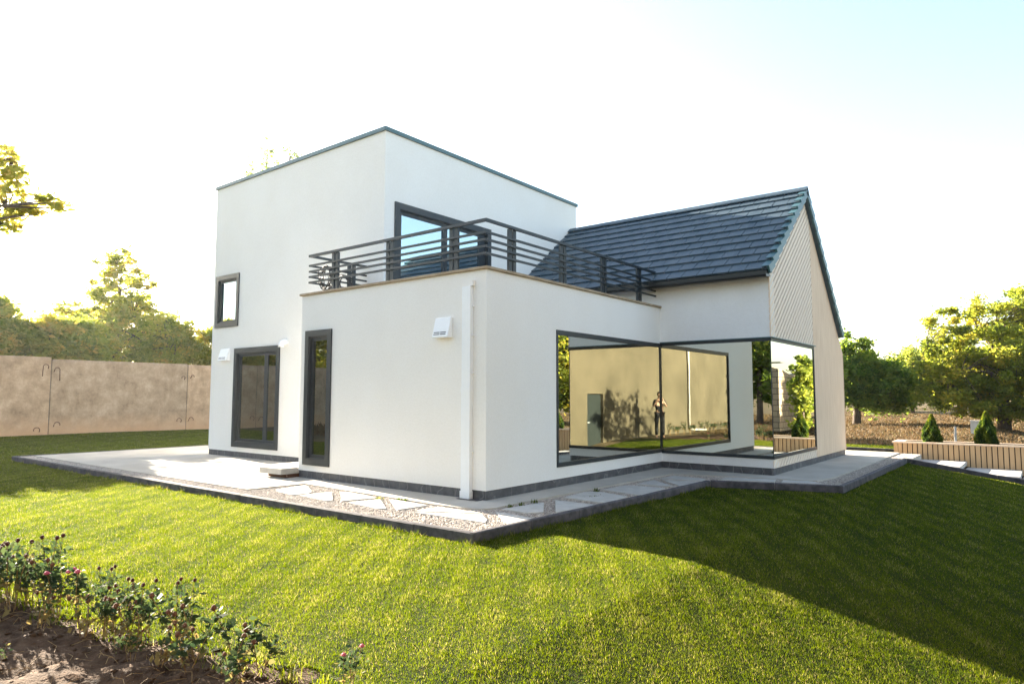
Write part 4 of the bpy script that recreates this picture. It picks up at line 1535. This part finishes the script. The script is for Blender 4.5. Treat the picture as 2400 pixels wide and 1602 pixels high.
# ------------------------------------------------------------------ concrete boundary wall (precast panels)
cw = empty('concrete_wall', (0, 0, 0))
tag(cw, 'tall weathered concrete panel wall along the left side of the lawn', 'wall')
WX = -26.0
joints = [-26.2, -20.4, -14.6, -8.9, -3.15, 2.62, 8.35, 14.1, 19.9]
rnd = random.Random(2)
for i in range(len(joints) - 1):
    ya, yb = joints[i], joints[i + 1]
    zt = (3.13, 3.10, 3.12, 3.11, 3.13, 3.05, 3.02, 3.04)[i]
    m_ = MB()
    off = rnd.uniform(-.012, .012)
    m_.box(WX - .22 + off, WX + off, ya + .012, yb - .012, -.3, zt)
    m_.build('panel', MAT['wall_conc'], cw, bevel=.02)
m_ = MB()
for yj in joints[1:-1]: m_.box(WX - .15, WX - .03, yj - .014, yj + .014, -.3, 2.98)
m_.build('joint_filler', MAT['slot'], cw)
def hook(y, z, flip, r=.11, stem=0.0):
    m_ = MB()
    P = [(WX + .0, y, z)]
    for a_ in np.linspace(math.pi, -.35, 8): P.append((WX + .07, y + flip * (r + r * math.cos(a_)), z + .10 + r * math.sin(a_)))
    P[0] = (WX - .02, y, z)
    if stem: P.append((WX + .06, y + flip * (r * 2.1), z - stem))
    m_.tube(P, [.015] * len(P), 6)
    m_.build('lifting_loop', MAT['rust'], cw, smooth=True)
hook(2.50, 2.62, -1, .10, .3); hook(2.72, 2.50, 1, .10, .35)
hook(2.30, .02, -1); hook(2.80, .22, 1)
hook(8.20, 2.28, -1, .08); hook(8.5, 2.35, 1, .07)
hook(8.10, .25, -1); hook(8.45, .28, 1)
hook(-3.3, .2, -1); hook(-3.0, .25, 1); hook(-9.05, .22, -1); hook(-8.75, .25, 1)

# ------------------------------------------------------------------ neighbour building behind the photographer (mirrored in the glass)
nb_ = empty('neighbour_building', (0, 0, 0))
tag(nb_, 'cream rendered building with a grey door, mirrored in the large corner glass', 'building')
m_ = MB()
holes_wall(m_, 'x', 8.0, 8.3, -24, 1.0, -1.2, 6.2, [(-5.25, -4.0, -.62, 1.62)])
m_.box(8.3, 15, .7, 1.0, -1.2, 6.2); m_.box(8.3, 15, -24, -23.7, -1.2, 6.2)
m_.box(14.7, 15, -23.7, .7, -1.2, 6.2)
m_.build('wall', MAT['cream'], nb_)
m_ = MB(); m_.box(7.85, 15.15, -24.15, 1.15, 6.2, 6.35); m_.build('roof', MAT['kerbm'], nb_)
m_ = MB(); m_.box(8.12, 8.17, -5.25, -4.0, -.62, 1.62); d_ = m_.build('door', metal('grey_green_door', (0.018, 0.024, 0.022), .5), nb_)
m_ = MB(); m_.tube([(8.10, -4.12, .45), (8.05, -4.12, .45), (8.05, -4.25, .45)], [.012] * 3, 6); m_.build('handle', MAT['white_plastic'], d_)
m_ = MB(); m_.tube([(7.93, -13.8, 6.0), (7.93, -13.8, -.08), (7.90, -13.9, -.16), (7.85, -14.8, -.22), (7.8, -15.6, -.26)], [.055] * 5, 10); m_.build('downpipe', MAT['flag'], nb_, smooth=True)

# stone ruin with window frame, mirrored in the gable pane
ru = empty('stone_ruin', (0, 0, 0))
tag(ru, 'ruined stone building with one sunlit side, mirrored in the gable pane', 'ruin')
m_ = MB()
m_.prism([(10.35, -.5), (16, -.5), (16, 3.3), (13.2, 3.45), (12.4, 3.2), (11.2, 3.35), (10.35, 3.1)], 'y', 33, 33.5)
m_.prism([(33.5, -.5), (39.5, -.5), (39.5, 2.4), (37.5, 3.0), (35.5, 2.8), (33.5, 3.1)], 'x', 10.35, 10.8)
m_.build('stone_wall', MAT['ruin'], ru)
m_ = MB()
m_.box(10.2, 16.1, 32.9, 33.6, 3.46, 3.52)
m_.build('broken_roof_slab', MAT['kerbm'], ru)
wf = empty('leaning_window_frame', (11.3, 32.8, -.2))
tag(wf, 'old white window frame leaning on the stone ruin, mirrored in the gable pane', 'window frame')
m_ = MB()
for a_ in ((0, .06, 0, 1.5), (.94, 1.0, 0, 1.5)): m_.box(a_[0], a_[1], 0, .05, a_[2], a_[3])
m_.box(.06, .94, 0, .05, 0, .06); m_.box(.06, .94, 0, .05, 1.44, 1.5); m_.box(.06, .94, 0, .05, .72, .77)
m_.build('frame', MAT['white_plastic'], wf)

# ------------------------------------------------------------------ flower bed plants
def flower_plant(seed, kind, n_st, h):
    R = np.random.RandomState(seed)
    root = empty('zinnia_plant')
    st_ = MB()
    LP = []
    tops = []
    for i in range(n_st):
        a_ = R.uniform(0, 6.28)
        r0_ = R.uniform(0, .05)
        r1_ = R.uniform(.03, .16)
        hh = h * R.uniform(.72, 1.08)
        p0 = Vector((r0_ * math.cos(a_), r0_ * math.sin(a_), -.02))
        p1 = Vector((r1_ * .55 * math.cos(a_), r1_ * .55 * math.sin(a_), hh * .55))
        p2 = Vector((r1_ * math.cos(a_ + .3), r1_ * math.sin(a_ + .3), hh))
        st_.tube([p0, p1, p2], [.0042, .0034, .0024], 5)
        tops.append(p2)
        for k_ in range(34 if kind != 'dry' else 14):
            f_ = R.uniform(.36 if kind != 'dry' else .15, .95)
            q_ = (p0.lerp(p1, f_ * 2) if f_ < .5 else p1.lerp(p2, f_ * 2 - 1))
            LP.append(q_ + Vector((R.normal(0, .035), R.normal(0, .035), R.normal(0, .02))))
    st_.build('stem', MAT['zin_stem'], root)
    LP = np.array(LP)
    V, F = leaves(LP, .034, R, 1.8, .7)
    hfrac = LP[:, 2] / h
    ti = np.clip((.25 + R.normal(0, .2, len(LP))) + (hfrac < .45) * .6 + (.35 if kind == 'dry' else 0), 0, 1)
    npmesh('foliage', V, F, MAT['zin_leaf'], root, attr=np.repeat(ti, 4))
    mk = {'red': 'zin_red', 'brown': 'zin_brown', 'pink': 'zin_pink', 'dry': 'zin_brown'}[kind]
    for i, p in enumerate(tops):
        if R.rand() < .4 and i: continue
        f_ = MB()
        rr_ = .016 if kind != 'pink' else .022
        f_.lathe(p.x, p.y, [(.004, p.z - .008), (rr_ * .7, p.z), (rr_, p.z + .010), (rr_ * .75, p.z + .020), (rr_ * .3, p.z + .027)], 10)
        for k_ in range(11):
            t_ = k_ * 6.283 / 11 + R.uniform(-.1, .1)
            c_, s_ = math.cos(t_), math.sin(t_)
            dz_ = -.004 + R.uniform(-.006, .006)
            f_.quad((p.x + c_ * rr_ * .5 - s_ * .006, p.y + s_ * rr_ * .5 + c_ * .006, p.z + .008), (p.x + c_ * rr_ * .5 + s_ * .006, p.y + s_ * rr_ * .5 - c_ * .006, p.z + .008),
                    (p.x + c_ * rr_ * 1.6, p.y + s_ * rr_ * 1.6, p.z + .008 + dz_))
        f_.build('flower_head', MAT[mk if not (kind == 'pink' and i % 2) else 'zin_red'], root)
    return root


KINDS = [('red', 4, .50, 'bushy green zinnia with withered dark red heads at the lawn edge'),
         ('brown', 4, .45, 'bushy green zinnia with withered brown heads at the lawn edge'),
         ('pink', 3, .46, 'green zinnia with a fresh pink flower at the lawn edge'),
         ('dry', 3, .28, 'dried straw coloured zinnia with hardly any green leaves left'),
         ('red', 3, .36, 'low green zinnia with small dark red heads in the bed'),
         ('brown', 2, .30, 'short spindly zinnia with brown heads and bare stems')]
protos = [flower_plant(70 + i, k_[0], k_[1], k_[2]) for i, k_ in enumerate(KINDS)]
used = [False] * len(protos)
R = np.random.RandomState(21)


def place(kind, x, y, sc=1.0):
    if used[kind]: r_ = copy_tree(protos[kind])
    else: r_ = protos[kind]; used[kind] = True
    r_.location = (x, y, gz_(x, y) + .03)
    r_.rotation_euler = (0, 0, R.uniform(0, 6.28))
    r_.scale = (sc, sc, sc * R.uniform(.92, 1.08))
    tag(r_, KINDS[kind][3], 'flower', ['dark red zinnias at the lawn edge', 'brown zinnias at the lawn edge', 'pink zinnias at the lawn edge', 'dried zinnias in the bed', 'low red zinnias in the bed', 'short spindly zinnias in the bed'][kind])
    return r_


xx = -1.9
i = 0
while xx < 1.95:
    e = float(bed_edge(xx))
    for row in range(2 if xx < .3 else 1):
        kd = R.choice([0, 1, 4, 0, 1, 2], p=[.28, .38, .16, .08, 0.0, .1])
        place(int(kd), xx + R.normal(0, .03), e - .10 - .17 * row + R.normal(0, .03), R.uniform(.88, 1.1) * float(np.interp(xx, [-1.9, 0, 1.9], [1.12, 1.0, .74])))
    xx += R.uniform(.14, .22)
for (x_, y_, kd, s_) in ((2.02, -5.50, 5, 1.1), (2.14, -5.46, 3, 1.0), (2.30, -5.50, 3, .9), (2.42, -5.62, 5, .95), (2.20, -5.72, 3, .85), (2.62, -5.42, 5, 1.1), (2.80, -5.38, 5, .9), (2.72, -5.55, 3, 1.0),
                         (2.95, -5.60, 5, .8), (3.42, -5.22, 2, .62), (1.62, -5.72, 3, 1.0), (1.80, -5.66, 3, 1.05), (1.3, -5.8, 3, 1.0), (.9, -5.95, 3, .9), (.4, -6.0, 3, 1.0), (-.1, -6.05, 3, .9), (1.95, -5.75, 4, .5), (.9, -6.35, 4, .4), (.3, -6.4, 4, .45), (1.4, -6.3, 4, .35)):
    place(kd, x_, y_, s_)
# strip of low plants along the neighbour's wall, seen mirrored
for k_ in range(16):
    place(int(R.choice([0, 1, 4])), 7.35 + R.normal(0, .08), -9.6 - k_ * .62 + R.normal(0, .1), 1.1)


def tuft(name, label, loc, n, h, w_, mat, seed, cat='weed', tint=.3, group=None):
    R_ = np.random.RandomState(seed)
    V = []
    F = []
    for i in range(n):
        a_ = R_.uniform(0, 6.28)
        l_ = h * R_.uniform(.5, 1.1)
        sp = R_.uniform(.3, 1.0) * l_
        bx, by = R_.normal(0, w_, 2)
        d_ = (math.cos(a_), math.sin(a_))
        n0 = len(V)
        wd = .004
        V += [(bx - d_[1] * wd, by + d_[0] * wd, 0), (bx + d_[1] * wd, by - d_[0] * wd, 0), (bx + d_[0] * sp * .5 + d_[1] * wd * .7, by + d_[1] * sp * .5 - d_[0] * wd * .7, l_ * .75),
              (bx + d_[0] * sp * .5 - d_[1] * wd * .7, by + d_[1] * sp * .5 + d_[0] * wd * .7, l_ * .75), (bx + d_[0] * sp, by + d_[1] * sp, l_ * .8)]
        F += [(n0, n0 + 1, n0 + 2), (n0, n0 + 2, n0 + 3), (n0 + 3, n0 + 2, n0 + 4)]
    o = npmesh(name, np.array(V), np.array(F), mat, attr=np.clip(tint + R_.normal(0, .12, len(V)), 0, 1))
    o.location = loc
    tag(o, label, cat, group)
    return o


GW = 'weeds growing in the gravel'
for i, (x_, y_, h_, w_, lab) in enumerate(((.60, -.18, .06, .02, 'small grass tuft in the gravel nearest the kerb corner, in shade'), (.64, .02, .065, .022, 'second small grass tuft from the kerb corner, by the wide joint'),
                                           (.62, .36, .075, .03, 'green grass tuft in the gravel opposite the left window edge'), (.74, 1.92, .08, .03, 'upright dark grass tuft in the gravel under the large window'),
                                           (1.02, 1.42, .035, .07, 'low spreading green weed lying on the shaded flagstones'), (-1.10, -.70, .05, .02, 'tiny weed by the pavement edge under the vent hood'),
                                           (-.98, -.68, .05, .015, 'tiniest weed by the pavement edge, right of another'), (-1.42, -.80, .05, .03, 'yellow-green sunlit weed between two flagstones'))):
    tuft('weed', lab, (x_, y_, -.015), 34, h_, w_, MAT['grass'], 90 + i, tint=.25 if i != 7 else .6, group=GW)
tuft('spiky_grass_tuft', 'bright yellow spiky grass tuft on the soil at the bottom of the photo', (3.02, -5.32, -.13), 46, .13, .03, MAT['grass'], 120, 'grass tuft', .66)
tuft('spiky_grass_tuft', 'smaller yellow spiky grass tuft right of the brighter one', (3.22, -5.25, -.13), 30, .10, .025, MAT['grass'], 121, 'grass tuft', .6)
# dry twigs and creeping weeds on the soil
R = np.random.RandomState(33)
m_ = MB()
for i in range(170):
    x_ = R.uniform(-1.5, 3.1)
    y_ = float(bed_edge(x_)) - abs(R.normal(0, .4)) - .05
    z_ = gz_(x_, y_) + .05
    a_ = R.uniform(0, 6.28)
    l_ = R.uniform(.04, .2)
    m_.tube([(x_, y_, z_), (x_ + math.cos(a_) * l_ * .5, y_ + math.sin(a_) * l_ * .5, z_ + R.uniform(0, .04)), (x_ + math.cos(a_ + .4) * l_, y_ + math.sin(a_ + .4) * l_, z_ + R.uniform(-.02, .05))], [.0016] * 3, 4)
tag(m_.build('dry_twigs', MAT['zin_stem']), 'dry broken stems and twigs littering the flower bed soil', 'twigs', kind='stuff')
P = []
for i in range(26):
    cx_, cy_ = R.uniform(-.9, 1.1), 0
    cy_ = -6.35 - .15 * cx_ + R.normal(0, .12)
    for j in range(60): P.append((cx_ + R.normal(0, .07), cy_ + R.normal(0, .05), gz_(cx_, cy_) + .06 + abs(R.normal(0, .02))))
V, F = leaves(np.array(P), .022, R, 1.5, .4)
o = npmesh('creeping_weeds', V, F, MAT['zin_leaf'], attr=np.repeat(R.uniform(0, .6, len(P)), 4))
tag(o, 'blue-green creeping weeds on the soil in the bottom left corner', 'weeds', kind='stuff')

# ------------------------------------------------------------------ the photographer (mirrored in the corner of the glass)
def photographer():
    px_, py_ = 6.82, -8.10
    gz0 = gz_(px_, py_)
    root = tag(empty('person', (px_, py_, gz0)), 'person in dark clothes holding a camera up to the face, mirrored where the panes meet', 'person')
    ang = math.atan2(-fw.x, fw.y)
    root.rotation_euler = (0, 0, ang)
    S = (CAM.z + 0.0 - gz0) / 1.64
    V = {'pelvis': (0, 0, .96), 'waist': (0, .0, 1.12), 'chest': (0, .01, 1.34), 'neck': (0, .0, 1.50), 'headb': (0, .02, 1.57), 'head': (0, .03, 1.66), 'headt': (0, .02, 1.74),
         'shl': (-.19, 0, 1.43), 'ell': (-.24, .14, 1.22), 'wrl': (-.07, .24, 1.50), 'hal': (-.04, .25, 1.57),
         'shr': (.19, 0, 1.43), 'elr': (.26, .12, 1.22), 'wrr': (.10, .22, 1.52), 'har': (.07, .24, 1.59),
         'hpl': (-.10, 0, .92), 'knl': (-.12, .02, .52), 'anl': (-.13, -.02, .09), 'tol': (-.14, .14, .04),
         'hpr': (.10, 0, .92), 'knr': (.13, .03, .52), 'anr': (.14, -.01, .09), 'tor': (.16, .15, .04)}
    E = [('pelvis', 'waist'), ('waist', 'chest'), ('chest', 'neck'), ('neck', 'headb'), ('headb', 'head'), ('head', 'headt'), ('chest', 'shl'), ('shl', 'ell'), ('ell', 'wrl'), ('wrl', 'hal'),
         ('chest', 'shr'), ('shr', 'elr'), ('elr', 'wrr'), ('wrr', 'har'), ('pelvis', 'hpl'), ('hpl', 'knl'), ('knl', 'anl'), ('anl', 'tol'), ('pelvis', 'hpr'), ('hpr', 'knr'), ('knr', 'anr'), ('anr', 'tor')]
    RD = {'pelvis': (.15, .11), 'waist': (.13, .10), 'chest': (.165, .115), 'neck': (.055, .055), 'headb': (.065, .075), 'head': (.078, .095), 'headt': (.06, .07), 'shl': (.06, .06), 'ell': (.043, .043), 'wrl': (.028, .028),
          'hal': (.035, .03), 'shr': (.06, .06), 'elr': (.043, .043), 'wrr': (.028, .028), 'har': (.035, .03), 'hpl': (.095, .095), 'knl': (.062, .062), 'anl': (.042, .042), 'tol': (.04, .03), 'hpr': (.095, .095),
          'knr': (.062, .062), 'anr': (.042, .042), 'tor': (.04, .03)}
    names_ = list(V)
    me = bpy.data.meshes.new('body')
    me.from_pydata([tuple(c * S for c in V[k]) for k in names_], [(names_.index(a), names_.index(b)) for a, b in E], [])
    m, t, b = nmat('skin')
    g = N(t, "ShaderNodeNewGeometry")
    b.inputs['Base Color'].default_value = (.5, .3, .2, 1)
    b.inputs['Roughness'].default_value = .6
    o = bpy.data.objects.new('body', me)
    C.objects.link(o)
    o.parent = root
    sk = o.modifiers.new('skin', 'SKIN')
    for i, k in enumerate(names_):
        me.skin_vertices[0].data[i].radius = (RD[k][0] * S, RD[k][1] * S)
        me.skin_vertices[0].data[i].use_root = (k == 'pelvis')
    sb = o.modifiers.new('sub', 'SUBSURF'); sb.levels = 2; sb.render_levels = 2
    me.materials.append(m)
    # clothing: a slightly larger shell without head, hands
    def cloth(nm, keys, mat, grow):
        mm = bpy.data.meshes.new(nm)
        ks = [k for k in names_ if k in keys]
        mm.from_pydata([tuple(c * S for c in V[k]) for k in ks], [(ks.index(a), ks.index(b)) for a, b in E if a in ks and b in ks], [])
        oo = bpy.data.objects.new(nm, mm)
        C.objects.link(oo)
        oo.parent = root
        oo.modifiers.new('skin', 'SKIN')
        for i, k in enumerate(ks):
            mm.skin_vertices[0].data[i].radius = ((RD[k][0] + grow) * S, (RD[k][1] + grow) * S)
            mm.skin_vertices[0].data[i].use_root = (k == 'pelvis')
        q = oo.modifiers.new('sub', 'SUBSURF'); q.levels = 2; q.render_levels = 2
        mm.materials.append(mat)
    dk = rough_mat('dark_cloth', (.02, .02, .022), (.035, .033, .035), 10, .9, 0)
    cloth('shirt', ['pelvis', 'waist', 'chest', 'shl', 'shr', 'ell', 'elr'], dk, .014)
    cloth('trousers', ['pelvis', 'hpl', 'knl', 'anl', 'hpr', 'knr', 'anr'], dk, .016)
    hr = MB()
    hr.lathe(0, 0, [(.05 * S, 1.60 * S), (.088 * S, 1.66 * S), (.092 * S, 1.72 * S), (.07 * S, 1.785 * S), (.02 * S, 1.80 * S)], 14)
    hr.v = [(a, b * 1.1 - .015 if b < .05 else b * .75 - .01, c) for a, b, c in hr.v]
    hr.build('hair', rough_mat('dark_hair', (.02, .014, .01), (.05, .035, .025), 30, .6, 0), root, smooth=True)
    # fingers
    for sx, hx, hz in ((-1, -.04, 1.585), (1, .07, 1.605)):
        for k in range(4):
            f_ = MB()
            x0_ = hx + sx * (.01 + .012 * k) * .6
            z0_ = hz + .018 - .017 * k
            f_.tube([(x0_ * S, .255 * S, z0_ * S), ((x0_ - sx * .03) * S, (.285 - .003 * k) * S, z0_ * S), ((x0_ - sx * .055) * S, .272 * S, z0_ * S)], [.0095, .0088, .007], 7)
            f_.build('finger', m, root, smooth=True)
        f_ = MB()
        f_.tube([(hx * S, .235 * S, (hz - .02) * S), ((hx - sx * .03) * S, .225 * S, (hz - .035) * S), ((hx - sx * .05) * S, .235 * S, (hz - .03) * S)], [.011, .010, .008], 7)
        f_.build('thumb', m, root, smooth=True)
    ci = math.cos(ang); si = math.sin(ang)
    lx, ly = .015 * S, .235 * S
    cr_ = empty('hand_camera', (px_ + lx * ci - ly * si, py_ + lx * si + ly * ci, gz0 + 1.60 * S), ang)
    tag(cr_, 'black camera held up to the face of the person', 'camera')
    q = MB(); q.box(-.065, .065, -.03, .03, -.045, .045); q.box(-.025, .025, -.025, .025, .0452, .068); q.build('camera_body', MAT['rubber'], cr_, bevel=.008)
    q = MB(); q.tube([(0, .03, 0), (0, .10, 0)], [.036, .038], 18); q.build('lens', MAT['rubber'], cr_, smooth=False)

photographer()

# ------------------------------------------------------------------ thin haze volume, added for the veiling glare towards the sun
hz = MB()
hz.box(-75, 45, -45, 110, -2.0, 24.0)
m = bpy.data.materials.new('haze_air')
m.use_nodes = True
t = m.node_tree
t.nodes.clear()
o_ = t.nodes.new("ShaderNodeOutputMaterial")
pv_ = t.nodes.new("ShaderNodeVolumePrincipled")
pv_.inputs['Color'].default_value = (0.94, 0.97, 1.0, 1)
pv_.inputs['Density'].default_value = 0.0002
pv_.inputs['Anisotropy'].default_value = 0.6
t.links.new(pv_.outputs[0], o_.inputs['Volume'])
tag(hz.build('haze', m), 'thin haze over the garden and trees, added for the glare towards the sun', 'haze', kind='stuff')
